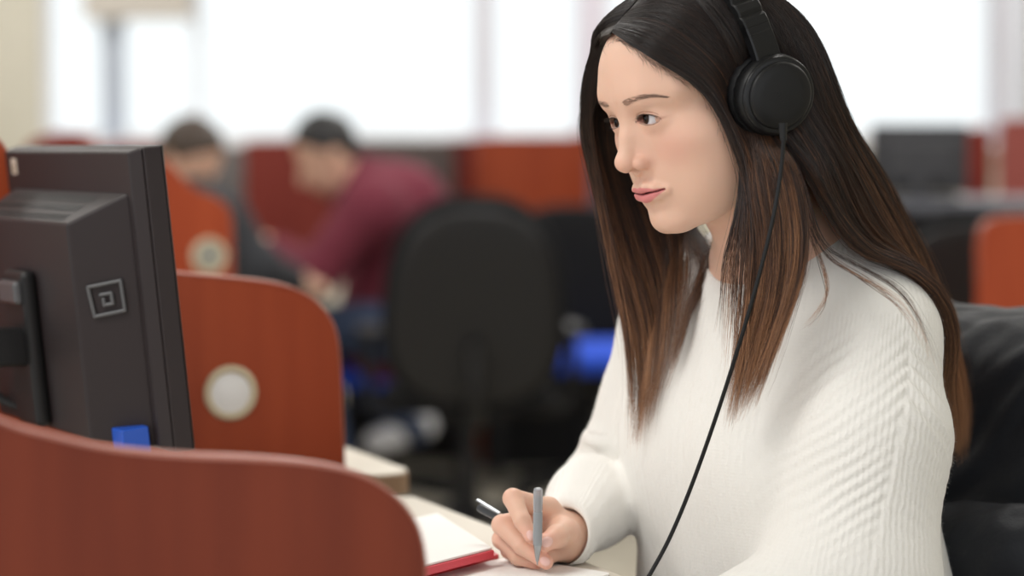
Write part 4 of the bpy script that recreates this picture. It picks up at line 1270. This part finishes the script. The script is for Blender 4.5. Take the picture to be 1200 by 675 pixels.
def sheet(guides, n, clumps, thick, seed, cutoff=.80, tilt=(0, 0)):
    r = np.random.default_rng(seed)
    Gd = np.stack([smooth_path(g, 60) for g in guides])
    # equal arc spacing
    for i in range(len(Gd)):
        s = np.concatenate([[0], np.cumsum(np.linalg.norm(np.diff(Gd[i], axis=0), axis=1))]); s /= s[-1]
        Gd[i] = np.stack([np.interp(np.linspace(0, 1, 60), s, Gd[i][:, k]) for k in range(3)], -1)
    m = len(guides) - 1
    t0 = r.random(n) * m
    ct = np.sort(r.random(clumps)) * m; co = r.random(clumps)
    ci = np.clip(np.searchsorted(ct, t0 + r.normal(size=n) * .02), 0, clumps - 1)
    lay = r.random(n)
    end = 1 - (1 - cutoff) * (.6 * r.random(n) ** 1.5 + .4 * r.random(clumps)[ci] ** 1.2)
    f = np.linspace(0, 1, NK)[None] * end[:, None]
    cl = (.72 * np.clip((f - .25) / .6, 0, 1) ** .8)
    tt = t0[:, None] * (1 - cl) + ct[ci][:, None] * cl
    ly = lay[:, None] * (1 - cl * .7) + co[ci][:, None] * cl * .7
    # interpolate guides in t with a smooth spline (Catmull-Rom across guides)
    def gi(k, idx): return Gd[np.clip(k, 0, m), idx]
    i0 = np.clip(np.floor(tt).astype(int), 0, m - 1); w = (tt - i0)[..., None]
    fi = f * 59; j = np.clip(np.floor(fi).astype(int), 0, 58); fw = (fi - j)[..., None]
    def samp(k): return gi(k, j) * (1 - fw) + gi(k, j + 1) * fw
    p0, p1, p2, p3 = samp(i0 - 1), samp(i0), samp(i0 + 1), samp(i0 + 2)
    P = .5 * (2 * p1 + (p2 - p0) * w + (2 * p0 - 5 * p1 + 4 * p2 - p3) * w ** 2 + (3 * p1 - p0 - 3 * p2 + p3) * w ** 3)
    # thickness outwards from the axis of the head
    ax = HP + np.array([.03, .02, 0]); o = P - ax; o[..., 2] = np.clip(o[..., 2], -.02, .2); o /= np.linalg.norm(o, axis=2, keepdims=True) + 1e-9
    th = thick * np.clip(f / .15, .12, 1) * (1 - .45 * np.clip((f - .45) / .4, 0, 1))
    P = P + o * (ly * th)[..., None]
    # waves and fray
    ph = r.random((n, 3)) * 6.28
    cph = r.random((clumps, 3)) * 6.28
    amp = (.0028 * np.clip((f - .3) / .7, 0, 1))[..., None]
    P = P + amp * np.sin(f[..., None] * (9 + 3 * r.random((clumps, 1, 1))[ci]) + cph[ci][:, None])
    P = P + (.0011 * np.clip(f / .3, .15, 1) + .004 * np.clip((f - .7) / .3, 0, 1) ** 2)[..., None] * np.sin(f[..., None] * (6 + 8 * r.random((n, 1, 1))) + ph[:, None])
    fly = r.random(n) < .05
    P[fly] += (r.normal(size=(fly.sum(), 1, 3)) * np.array([.005, .004, .002]) * np.clip(f[fly] / .6, 0, 1)[..., None] ** 1.5)
    mg = (.0045 + ly * thick * .55) * np.clip(f / .06, .25, 1)
    sh = P.shape; P = push_out(P.reshape(-1, 3), mg.ravel()).reshape(sh)
    Lc = (P - HP) @ HR * 1000 - cL; axd = Lc @ axl; rr = np.linalg.norm(Lc - axd[..., None] * axl, axis=-1)
    kk = np.clip((50 - rr) / 9, 0, 1) * np.clip(axd + 5 + 4 * r.random((n, 1)), 0, 60) * (axd < 60)
    P = P - ((kk[..., None] * axl) @ HR.T) / 1000
    # relax kinks left by the push
    for _ in range(2): P[:, 1:-1] = .5 * P[:, 1:-1] + .25 * (P[:, :-2] + P[:, 2:])
    tone = np.clip(.5 + .20 * r.normal(size=n) + .75 * (r.random(clumps)[ci] - .5), 0, 1.15)
    tone = np.clip(tone + tilt[0] + (tilt[1] - tilt[0]) * t0 / m, 0, 1.2)  # shift across the sheet, with shade under the chin put into the tone
    return P, f, tone


HN = 1.0
parts_ = [sheet(FAR, int(7500 * HN), 120, .012, 1, .58, (.10, -.30)), sheet(NEAR, int(9500 * HN), 130, .012, 2, .50, (-.18, .06)), sheet(BACK, int(14500 * HN), 190, .021, 3, .66, (-.20, .16))]
# a few loose locks crossing the near shoulder
loose = []
for pts in ([A(936, 205, 2.29), A(944, 255, 2.287), A(965, 300, 2.265), A(1000, 322, 2.24), A(1040, 348, 2.225), A(1068, 378, 2.215), A(1086, 422, 2.21)],
            [A(930, 210, 2.288), A(944, 270, 2.28), A(962, 318, 2.255), A(966, 350, 2.245), A(950, 378, 2.24), A(932, 398, 2.25)],
            [A(942, 220, 2.29), A(960, 285, 2.275), A(1000, 312, 2.24), A(1050, 342, 2.23), A(1082, 392, 2.22), A(1098, 440, 2.215)]):
    loose.append([sheet([pts, [np.array(p) + np.array([.002, 0, .003]) for p in pts]], 22, 3, .004, 40 + len(loose), .7)][0])
# thin strands straying over the throat, and short hairs along the hairline
NECKW = [[on_head(842, 118), on_head(858, 160), A(867, 210, 2.287), A(859, 260, 2.29), A(846, 310, 2.30), A(842, 370, 2.31), A(838, 440, 2.31)],
         [on_head(848, 122), on_head(864, 160), A(872, 205, 2.282), A(870, 255, 2.28), A(866, 310, 2.285), A(862, 380, 2.29), A(856, 470, 2.295)],
         [on_head(850, 126), on_head(866, 160), A(876, 205, 2.278), A(880, 255, 2.275), A(880, 310, 2.275), A(876, 380, 2.28), A(868, 480, 2.285)]]
loose.append(sheet(NECKW, int(420 * HN), 34, .007, 61, .40))
_hl = smooth_path(np.array([(703, 66), (711, 56), (722, 50), (738, 56), (756, 69), (780, 85), (806, 99), (826, 113), (841, 135), (851, 160)], float), 60)
bh = []; r_ = np.random.default_rng(5)
for k in range(260):
    i = min(int(r_.random() ** .8 * 59), 59); u0, v0 = _hl[i] + r_.normal(size=2) * np.array([2.2, 1.8]) + np.array([1.0, -2.5])
    a_ = np.arctan2(*(_hl[min(i + 2, 59)] - _hl[max(i - 2, 0)])[::-1]) + r_.normal() * .28 + (.12 if i > 14 else -1.2 * (14 - i) / 14)
    ln_ = r_.uniform(7, 20) * (.6 if i < 14 else 1); cv = r_.normal() * .25
    q = []
    for t in np.linspace(0, 1, 6):
        aa = a_ + cv * t; p = hit(u0 + ln_ * t * math.cos(aa), v0 + ln_ * t * math.sin(aa))
        if p is None: break
        dd = p - HP; q.append(p + dd / np.linalg.norm(dd) * (.0008 + .0012 * math.sin(t * 3)))
    if len(q) == 6: bh.append(smooth_path(q, NK))
bh = np.stack(bh); loose.append((bh, np.tile(np.linspace(0, .2, NK), (len(bh), 1)), r_.random(len(bh)) * .6 + .2))
allP = np.vstack([p[0] for p in parts_ + loose]); allF = np.vstack([p[1] for p in parts_ + loose]); allT = np.concatenate([p[2] for p in parts_ + loose])
rad = RNG.uniform(.00009, .00019, len(allP)); rad[-len(bh):] *= .6
tp = np.ones(NK); tp[-8:] = np.linspace(1, .22, 8)
me = strands_mesh('hair', allP, rad, tp)
attr_f(me, 'along', np.repeat(allF.ravel(), 3)); attr_f(me, 'tone', np.repeat(np.repeat(allT, NK), 3))


def make_hair():
    m = mat('brown_hair', srgb(60, 40, 30), .33, spec=.6)
    N, L, b = nodes(m)
    a = N.new('ShaderNodeAttribute'); a.attribute_name = 'along'; t = N.new('ShaderNodeAttribute'); t.attribute_name = 'tone'
    r = N.new('ShaderNodeValToRGB'); e = r.color_ramp.elements
    e[0].position = .0; e[0].color = (*srgb(34, 28, 27), 1); e[1].position = 1; e[1].color = (*srgb(190, 138, 98), 1)
    for p, c in ((.3, srgb(44, 34, 31)), (.52, srgb(66, 46, 37)), (.74, srgb(112, 76, 54)), (.9, srgb(152, 106, 74))):
        k = e.new(p); k.color = (*c, 1)
    ad = N.new('ShaderNodeMath'); ad.operation = 'MULTIPLY_ADD'; ad.inputs[1].default_value = .62; L.new(t.outputs['Fac'], ad.inputs[0])
    sb = N.new('ShaderNodeMath'); sb.operation = 'SUBTRACT'; sb.inputs[1].default_value = .27; L.new(a.outputs['Fac'], sb.inputs[0]); L.new(sb.outputs[0], ad.inputs[2])
    L.new(ad.outputs[0], r.inputs['Fac']); L.new(r.outputs['Color'], b.inputs['Base Color'])
    return m


m_hair = make_hair()
hair = link('hair', me, m_hair, woman); hair['label'] = 'long straight brown hair with lighter ends'
# dark undercoat of hair close to the scalp
def sdf_cap(P):
    L = (P - HP) @ HR * 1000; x, y, z = L.T
    d = sdf_head(x, y, z) - 3.0
    line = 112 - .0125 * x * x * 1.0 - np.clip(np.abs(x) - 50, 0, 99) * 2.2      # hairline height over the forehead
    d = smax(d, np.minimum(y + 14 - .35 * np.clip(z - 40, 0, 99), line - z), 6)
    d = smax(d, np.minimum(y - 16, np.abs(x) - 40), 5)
    d = smax(d, -(z + 45 + .25 * y), 8)
    return d / 1000
V, F = surface(sdf_cap, HP - .16, HP + .16, .003, margin=2)
link('hair_undercoat', mesh_np('hair_undercoat', V, F), mat('dark_hair', srgb(36, 28, 26), .6), hair)
# ---------------------------------------------------------------- headphones
m_hp = bump_noise(mat('headphone_plastic', (.008, .008, .0085), .42, spec=.3), 1500, .05, .0002)
m_hp2 = mat('headphone_gloss', (.008, .008, .009), .28, spec=.35)
m_pad = bump_noise(mat('ear_leather', (.011, .011, .012), .5, spec=.3), 900, .2, .0003)
hp = empty('headphones', head_w((0, cL[1], cL[2])), 0, 'black over-ear headphones worn over her long brown hair', 'headphones')


def cup(side):
    c = cL.copy(); a = axl.copy()
    if side > 0: c[0] *= -1; a[0] *= -1
    q = Vector((0, 0, 1)).rotation_difference(Vector(a)).to_matrix().to_4x4()
    M = Matrix.Diagonal((.001, .001, .001, 1)); B = Matrix.Translation(HEAD_POS) @ HEAD_R.to_4x4() @ M @ Matrix.Translation(Vector(c)) @ q
    S = lambda sx=1.0: B @ Matrix.Diagonal((1.0, 1.05, 1.12, 1))
    bm = bmesh.new(); add_lathe(bm, [(0, 6), (33, 6), (37, 7), (38.5, 11), (38, 16), (36, 20), (33.5, 22), (0, 22)], 64, S())
    cp = bm_obj('ear_cup', bm, m_hp, hp, smooth=True, auto=35, world=True)
    bm = bmesh.new(); add_lathe(bm, [(22, 4), (24, -5), (29, -10), (35, -9), (39.5, -3), (40, 3), (38.5, 6.5), (22, 6.5)], 64, S()); 
    # stitched pleats of the cushion
    co_ = bm_obj('ear_cushion', bm, m_pad, cp, smooth=True, auto=60)
    me = co_.data
    inv = S().inverted()
    for v in me.vertices:
        l = inv @ v.co; r = math.hypot(l.x, l.y)
        if r > 30: k = 1 + .012 * math.sin(math.atan2(l.y, l.x) * 40); v.co = S() @ Vector((l.x * k, l.y * k, l.z))
    bm = bmesh.new(); add_lathe(bm, [(35.8, 18.5), (36.6, 20.5), (35.6, 22.4), (33.4, 22.8)], 64, S()); bm_obj('ring', bm, m_hp2, cp, smooth=True)
    bm = bmesh.new(); add_lathe(bm, [(0, 28.6), (20, 28.3), (28.5, 27.4), (30.6, 26.2), (31.4, 24.5), (31.6, 21)], 64, S()); bm_obj('cup_plate', bm, m_hp, cp, smooth=True, auto=40)
    # faint raised mark on the plate
    bm = bmesh.new()
    for i in range(5):
        add_box(bm, (-6 + i * 3, 2 + .6 * i, 28.6), (1.5, 2.0 - .2 * (i % 2), .3), M=S())
    bm_obj('cup_mark', bm, m_hp2, cp)
    return cp, S()


cp_l, S_l = cup(-1); cup(1)
# band: wide strap over the crown
ybc, zc0 = cL[1], cL[2]
NB = 90
th = np.linspace(-.02, math.pi + .02, NB)
topz = 144.5; hwid = 98.0
zc_ = zc0 + 30
path = np.stack([-hwid * np.sign(np.cos(th)) * np.abs(np.cos(th)) ** .94, ybc + (0 - ybc) * 0 + 0 * th, zc_ + (topz - zc_) * np.abs(np.sin(th)) ** .9], -1)
dn = np.stack([np.gradient(path[:, 0]), np.gradient(path[:, 1]), np.gradient(path[:, 2])], -1); dn /= np.linalg.norm(dn, axis=1)[:, None]
yv = np.array([0, 1.0, 0]); outv = np.cross(dn, yv); outv *= np.sign((outv * (path - np.array([0, ybc, 40]))).sum(1))[:, None]


def strap(name, i0, i1, w, t0, t1, m, parent, seg=True):
    bm = bmesh.new(); rows = []
    for i in range(i0, i1):
        g = 1.0
        if seg and i % 4 == 0: g = .72
        a = t0 + (t1 - t0) * g
        pr = [(-w, t0), (w, t0), (w, a - 1.2), (w - 1.6, a), (-w + 1.6, a), (-w, a - 1.2)]
        rows.append([bm.verts.new(Vector(head_w(path[i] + yv * p + outv[i] * q))) for p, q in pr])
    for A_, B_ in zip(rows[:-1], rows[1:]):
        for k in range(6): bm.faces.new((A_[k], A_[(k + 1) % 6], B_[(k + 1) % 6], B_[k]))
    bm.faces.new(rows[0][::-1]); bm.faces.new(rows[-1])
    return bm_obj(name, bm, m, parent, smooth=True, auto=30, world=True)


band = strap('headband', 7, NB - 7, 14.5, 0, 8, m_hp, hp)
strap('headband_padding', 16, NB - 16, 11, -6, 0.2, m_pad, hp, False)
for sgn, (i0, i1) in ((-1, (0, 11)), (1, (NB - 11, NB))):
    strap('yoke', i0, i1, 14.5, -1.5, 7.5, m_hp2, hp, False)
# cable from the near cup
cb = [A(917.5, 152, 2.243), A(918, 165, 2.243), A(915, 200, 2.246), A(906, 255, 2.245), A(889, 325, 2.248), A(868, 398, 2.256), A(842, 480, 2.272), A(812, 565, 2.285), A(785, 630, 2.288), A(760, 676, 2.283), A(735, 720, 2.27)]
cb += [np.array([.135, 2.235, DESK_Z + .010]), np.array([.05, 2.20, DESK_Z + .004]), np.array([-.15, 2.22, DESK_Z + .004]), np.array([-.38, 2.45, DESK_Z + .004])]
C = smooth_path(cb, 160)
for _ in range(3):
    d = sdf_sweater(C); m = (d < .0045) & (C[:, 2] > DESK_Z + .02)
    if m.any():
        g = np.stack([sdf_sweater(C + np.eye(3)[i] * 1e-3) - d for i in range(3)], -1); g /= np.linalg.norm(g, axis=1)[:, None] + 1e-9
        C[m] += g[m] * (.0045 - d[m])[:, None]
for _ in range(4): C[1:-1] = .5 * C[1:-1] + .25 * (C[:-2] + C[2:])
link('cable', tube_mesh('cable', C, .00205, 10), m_hp, hp, world=True)
bm = bmesh.new(); add_cyl(bm, cb[0] + (cb[0] - cb[1]) * .6, cb[1], .0042, .003, seg=16); bm_obj('cable_strain_relief', bm, m_hp, hp, smooth=True, auto=40, world=True)

# ---------------------------------------------------------------- pens
def along(o, d, prof, m, name, parent, seg=28):
    q = Vector((0, 0, 1)).rotation_difference(Vector(d).normalized()).to_matrix().to_4x4()
    bm = bmesh.new(); add_lathe(bm, prof, seg, Matrix.Translation(Vector(o)) @ q); return bm_obj(name, bm, m, parent, smooth=True, auto=35, world=True)


m_steel = mat('brushed_steel', srgb(168, 172, 176), .28, 1.0); m_clear = mat('clear_grey_barrel', srgb(196, 198, 204), .12); m_clear.node_tree.nodes['Principled BSDF'].inputs['Transmission Weight'].default_value = .5
tip, top = A(629.6, 662, 2.337), A(630.6, 572, 2.316); d = (top - tip); Lp = np.linalg.norm(d); d /= Lp
pen = empty('pen', tip, 0, 'silver grey ballpoint pen held upright between finger and thumb', 'pen')
along(tip, d, [(.0004, 0), (.0007, .003), (.0016, .0045), (.0040, .020), (.0043, .022)], m_steel, 'pen_tip', pen)
along(tip, d, [(.0043, .022), (.0045, .03), (.0045, .056), (.0042, .057)], mat('grip_grey', srgb(150, 155, 160), .3), 'grip', pen)
along(tip, d, [(.0042, .057), (.0046, .0585), (.0046, Lp - .003), (.0040, Lp - .0008), (.0022, Lp), (0, Lp)], m_clear, 'barrel', pen)
along(tip, d, [(0, .030), (.0018, .030), (.0018, Lp - .008), (0, Lp - .008)], m_steel, 'refill', pen)

a, b = A(561, 594.5, 2.425), A(640, 637, 2.372); d = b - a; L2 = np.linalg.norm(d); d /= L2
pen2 = empty('pen', b, 0, 'black pen with a metal clip, tucked behind her index finger', 'pen')
m_pblk = mat('pen_black', (.03, .032, .036), .3)
along(a, d, [(0, 0), (.0036, .0004), (.0042, .002), (.0042, .03), (.0045, .031), (.0045, L2 - .022), (.0040, L2 - .02)], m_pblk, 'barrel', pen2)
along(a, d, [(.0040, L2 - .02), (.0012, L2 - .004), (.0004, L2)], m_steel, 'pen_tip', pen2)
upc = np.array([0, -.45, .9]); upc = upc - d * (upc @ d); upc /= np.linalg.norm(upc); sdc = np.cross(d, upc)
bm = bmesh.new()
def clip_pt(t, h, s): return Vector(a + d * t + upc * h + sdc * s)
sec = [(.030, .0042), (.0285, .0062), (.002, .0078), (-.002, .0080), (-.003, .0066)]
rows = [[bm.verts.new(clip_pt(t, h, -.0018)), bm.verts.new(clip_pt(t, h, .0018)), bm.verts.new(clip_pt(t, h + .0012, .0014)), bm.verts.new(clip_pt(t, h + .0012, -.0014))] for t, h in sec]
for A_, B_ in zip(rows[:-1], rows[1:]):
    for k in range(4): bm.faces.new((A_[k], A_[(k + 1) % 4], B_[(k + 1) % 4], B_[k]))
bm.faces.new(rows[0][::-1]); bm.faces.new(rows[-1]); bm_obj('clip', bm, m_steel, pen2, bevel=.0003, world=True)

# ---------------------------------------------------------------- papers on the desk
m_paper = bump_noise(mat('white_paper', srgb(244, 243, 240), .8), 60, .05, .001)
m_red = mat('red_cover', srgb(196, 40, 48), .42); m_red2 = mat('pink_red_edge', srgb(214, 70, 84), .5)


def on_z(u, v, z):
    d = A(u, v, 1.0) - np.array([0, 0, CAMZ]); t = (z - CAMZ) / d[2]; return np.array([0, 0, CAMZ]) + d * t


def sheet_poly(name, pts, z0, z1, m, parent=None, bevel=.0004):
    bm = bmesh.new(); add_prism(bm, [(p[0], p[1]) for p in pts], z0, z1); return bm_obj(name, bm, m, parent, bevel=bevel, world=parent is not None)


def quad(p, along_, wid, L, W):
    return [p, p + along_ * L, p + along_ * L + wid * W, p + wid * W]


# red ring binder, open, its cover and page block ending near the desk edge
zb = DESK_Z + .022
c0 = on_z(578, 641, zb); c1 = on_z(494, 588, zb); rd = (c1 - c0); rd[2] = 0; Lr = np.linalg.norm(rd); rd /= Lr
fd = on_z(500, 661, zb) - c0; fd[2] = 0; fd /= np.linalg.norm(fd)
nb_ = empty('notebook', (c0[0] + fd[0] * .12, c0[1] + fd[1] * .12, DESK_Z), 0, 'thick notebook with white pages and red covers, lying open beyond her hand', 'notebook')
sheet_poly('page_block', quad(c0 + fd * .002, rd, fd, .235, .20), zb - .0022, zb, m_paper, nb_)
sheet_poly('cover', quad(c0 - rd * .004 - fd * -.0, rd, fd, .245, .205), zb - .0105, zb - .0026, m_red2, nb_, .001)
e0 = on_z(583, 649, DESK_Z + .006)
sheet_poly('back_cover', quad(e0 - rd * .006, rd, fd, .255, .21), DESK_Z, DESK_Z + .0065, m_red, nb_, .001)
# writing sheet under her hand
g0 = on_z(718, 672, DESK_Z + .002); g1 = on_z(598, 653, DESK_Z + .002); g2 = on_z(470, 676, DESK_Z + .002)
q0 = np.array([g0[0], g0[1], 0]); q1 = np.array([g1[0], g1[1], 0]); q2 = np.array([g2[0], g2[1], 0])
pts = [q0 + (q0 - q1) * 0, q1, q2, q2 + (q0 - q1) * 1.15]
r_ = []
for i, p in enumerate(pts):
    a_, b_ = pts[i - 1], pts[(i + 1) % 4]; k = .010
    for t in np.linspace(0, 1, 5):
        A0 = p + (a_ - p) / np.linalg.norm(a_ - p) * k; B0 = p + (b_ - p) / np.linalg.norm(b_ - p) * k
        r_.append((1 - t) ** 2 * A0 + 2 * t * (1 - t) * p + t * t * B0)
pp = tag(sheet_poly('writing_pad', r_, DESK_Z + .0003, DESK_Z + .0025, m_paper), 'white writing paper with rounded corner, under her writing hand', 'paper')
# ---------------------------------------------------------------- her chair and the jacket on it
cc = TC - TF * .065
ch = office_chair('black office chair she sits on, hung with the padded jacket', (cc[0], cc[1]), TH, m_fab, .46, .48, .47, .385, arms=False)


JB = TC - TF * .262
def jl(P): return (P - JB) @ TR, (P - JB) @ TF, P[:, 2]


def sdf_jacket(P):
    x, y, z = jl(P)
    lean = (z - .45) * -.16
    yy = y - lean
    top = .955 - .28 * np.maximum(np.abs(x + .02) - .13, 0) ** 1.3 * 4
    q = np.sqrt(np.maximum(np.abs(yy) - .052, 0) ** 2 + np.maximum(np.maximum(z - top + .06, .42 - z), 0) ** 2 + np.maximum(np.abs(x) - .20, 0) ** 2)
    d = q - .055
    # sleeves hanging at either side
    X, Y, Z = P.T
    for s in (-1, 1):
        pts = [JB + TR * s * .20 + TF * -.05 + np.array([0, 0, .86]), JB + TR * s * .245 + TF * -.01 + np.array([0, 0, .66]), JB + TR * s * .23 + TF * .05 + np.array([0, 0, .47])]
        d = smin(d, chain(X, Y, Z, pts, [.06, .066, .05], .02), .025)
    # lower front panel folded forward over the seat edge
    d = smin(d, cone(X, Y, Z, JB + TR * .16 + TF * .10 + np.array([0, 0, .69]), JB + TR * -.20 + TF * .10 + np.array([0, 0, .72]), .045, .05), .02)
    d = smin(d, cone(X, Y, Z, JB + TR * .16 + TF * .11 + np.array([0, 0, .60]), JB + TR * -.20 + TF * .11 + np.array([0, 0, .62]), .05, .05), .012)
    return d


V, F = surface(sdf_jacket, JB + np.array([-.42, -.42, .36]), JB + np.array([.42, .42, 1.06]), .006, margin=1.8)
x, y, z = jl(V)
G = np.stack([sdf_jacket(V + np.eye(3)[i] * .003) for i in range(3)], -1) - sdf_jacket(V)[:, None]; G /= np.linalg.norm(G, axis=1)[:, None] + 1e-9
u_ = (-x * .66 + z * .75); w_ = (x * .75 + z * .66)
Wp = np.stack([u_ * .35, y, w_], -1)
dsp = .007 * fnoise(Wp, 22, 31, 2) + .006 * np.abs(fnoise(Wp, 58, 33, 2)) + .0034 * fnoise(Wp * np.array([.7, 1, 1]), 150, 35, 2) - .004
V = V + G * dsp[:, None] * np.clip((z - .38) / .1, 0, 1)[:, None]
m_jk = bump_noise(mat('black_nylon_shell', srgb(38, 40, 45), .55, spec=.22), 160, .3, .002, 5)
jk = tag(link('jacket', mesh_np('jacket', V, F), m_jk), 'black padded jacket hung over the back of her chair', 'jacket')
# ---------------------------------------------------------------- the two students in the background
def figure(name, label, J, mats, vox=.011):
    """J: joints in world metres; one continuous body plus clothing children"""
    hd, hr = J['head']; fw = np.array(J['face'], float); fw /= np.linalg.norm(fw); rt = np.cross(fw, [0, 0, 1]); rt /= np.linalg.norm(rt); up = np.cross(rt, fw)
    def loc(P): q = P - hd; return q @ rt, q @ fw, q @ up
    def head(P):
        x, y, z = loc(P)
        d = ell(x, y, z, (0, -.012, .025), (.074, .092, .095)); d = smin(d, ell(x, y, z, (0, .03, -.05), (.055, .055, .068)), .03)
        d = smin(d, cone(x, y, z, (0, .082, .005), (0, .103, -.032), .008, .012), .012)
        d = smin(d, cone(x, y, z, (-.018, .078, -.062), (.018, .078, -.062), .008, .008), .010)
        d = smax(d, -ell(np.abs(x), y, z, (.03, .098, .008), (.016, .014, .010)), .012)
        return smin(d, ell(np.abs(x), y, z, (.076, -.01, -.005), (.008, .02, .032)), .008)
    def limbs(P, g, keys):
        X, Y, Z = P.T; d = None
        for k in keys:
            pts, rr = J[k]; c = chain(X, Y, Z, pts, [r + g for r in rr], .03); d = c if d is None else smin(d, c, .05)
        return d
    def hands(P):
        X, Y, Z = P.T; d = None
        for k in ('arm_near', 'arm_far'):
            w = J[k][0][-1]; e = J[k][0][-2]; f = (w - e) / np.linalg.norm(w - e); s = np.cross(f, [0, 0, 1]); s /= np.linalg.norm(s) + 1e-9
            c = cone(X, Y, Z, w, w + f * .07, .026, .030)
            for i in range(4):
                b = w + f * .08 + s * (i - 1.5) * .019; c = smin(c, chain(X, Y, Z, [b, b + f * .035, b + f * .055 + np.array([0, 0, -.018])], [.0095, .009, .0075], .004), .006)
            b = w + f * .03 + s * .03; c = smin(c, chain(X, Y, Z, [b, b + f * .03 + s * .02, b + f * .055 + s * .016], [.012, .010, .008], .004), .008)
            d = c if d is None else np.minimum(d, c)
        return d
    def body(P):
        d = limbs(P, -.012, ('torso', 'shoulders', 'arm_near', 'arm_far', 'leg_near', 'leg_far'))
        X, Y, Z = P.T
        d = smin(d, cone(X, Y, Z, J['torso'][0][-1], hd - up * .05, .055, .052), .03)
        return smin(smin(d, head(P), .03), hands(P), .012)
    al = np.vstack([np.vstack(J[k][0]) for k in ('torso', 'shoulders', 'arm_near', 'arm_far', 'leg_near', 'leg_far')] + [hd[None]])
    lo, hi = al.min(0) - .25, al.max(0) + .25
    V, F = surface(body, lo, hi, vox * .6, margin=1.6)
    p = tag(link(name, mesh_np(name, V, F), mat('skin_far', srgb(226, 182, 158), .5)), label, 'person')
    cuff = lambda k: J[k][0][-1]
    def top(P):
        d = limbs(P, .010, ('torso', 'shoulders', 'arm_near', 'arm_far'))
        return d + .004 * fnoise(P, 26, 8, 2)
    V, F = surface(top, lo, hi, vox, margin=1.8); link(mats[0], mesh_np('top', V, F), mats[1], p)
    def legs(P): return limbs(P, .008, ('leg_near', 'leg_far', 'hips')) + .004 * fnoise(P, 22, 4, 2)
    V, F = surface(legs, lo, hi, vox, margin=1.8); link('trousers', mesh_np('legs', V, F), mats[2], p)
    def hair(P):
        x, y, z = loc(P)
        d = ell(x, y, z, (0, -.016, .030), (.082, .099, .102)) + .0035 * fnoise(P, 120, 6, 2)
        return smax(d, -np.minimum(.030 + y * .9 - z + .02, y - .012 + .0 * z), .02) if False else smax(d, (y - .035) * .75 - (z - .045) * .66 - .0, .012)
    V, F = surface(hair, hd - .16, hd + .16, .005, margin=1.8); link('hair', mesh_np('hair', V, F), mats[3], p)
    for k in ('leg_near', 'leg_far'):
        a = J[k][0][-1]; t = J['toe']
        def shoe(P, a=a):
            X, Y, Z = P.T; d = cone(X, Y, Z, a - t * .03, a + t * .13 + np.array([0, 0, -.012]), .048, .038); return smin(d, cone(X, Y, Z, a, a + np.array([0, 0, .06]), .045, .045), .02)
        V, F = surface(shoe, a - .26, a + .26, .009, margin=1.6); link('shoe', mesh_np('shoe', V, F), mats[4], p)
    return p


Y0 = 7.28
f2 = lambda u, v, dy=0.0: A(u, v, Y0 + dy)
figure('person', 'dark haired man in a maroon sweater and jeans, bent over a far desk', {
    'head': (f2(382, 182, -.05), .1), 'face': (-.80, -.30, -.52),
    'torso': ([f2(452, 388), f2(470, 320), f2(462, 250), f2(425, 218)], [.150, .150, .150, .085]),
    'shoulders': ([f2(437, 245, -.19), f2(437, 245, .19)], [.085, .085]),
    'hips': ([f2(455, 388, -.09), f2(455, 388, .09)], [.10, .10]),
    'arm_near': ([f2(432, 248, -.20), f2(370, 322, -.24), f2(326, 296, -.12)], [.074, .056, .042]),
    'arm_far': ([f2(432, 248, .20), f2(372, 318, .26), f2(322, 318, .15)], [.074, .056, .042]),
    'leg_near': ([f2(448, 386, -.10), f2(358, 384, -.13), f2(392, 552, -.14)], [.072, .06, .050]),
    'leg_far': ([f2(448, 386, .10), f2(358, 384, .13), f2(484, 500, .05)], [.072, .06, .050]),
    'toe': np.array([-.86, -.2, -.25]),
}, ('sweater', mat('maroon_knit', srgb(112, 38, 56), .85), mat('far_denim', srgb(58, 72, 100), .85), mat('black_hair', (.012, .011, .012), .5), mat('white_trainer', srgb(246, 248, 252), .5)))
Y0 = 6.75
figure('person', 'brown haired student in a dark jacket, head bowed behind the orange divider', {
    'head': (f2(223, 191, 0), .1), 'face': (.70, -.45, -.55),
    'torso': ([f2(200, 400), f2(205, 330), f2(216, 272), f2(222, 236)], [.140, .145, .14, .085]),
    'shoulders': ([f2(244, 262, -.17), f2(236, 258, .18)], [.085, .085]),
    'hips': ([f2(196, 405, -.09), f2(196, 405, .09)], [.13, .13]),
    'arm_near': ([f2(258, 264, -.17), f2(304, 318, -.20), f2(338, 330, -.05)], [.072, .058, .042]),
    'arm_far': ([f2(250, 262, .18), f2(296, 318, .24), f2(334, 326, .16)], [.072, .058, .042]),
    'leg_near': ([f2(205, 402, -.10), f2(290, 400, -.12), f2(286, 560, -.12)], [.090, .066, .050]),
    'leg_far': ([f2(205, 402, .10), f2(290, 400, .12), f2(286, 560, .12)], [.090, .066, .050]),
    'toe': np.array([.95, -.1, -.1]),
}, ('jacket', mat('charcoal_jacket', srgb(38, 40, 46), .8), mat('far_denim'), mat('far_brown_hair', srgb(62, 48, 38), .5), mat('black_shoe', (.02, .02, .022), .5)))
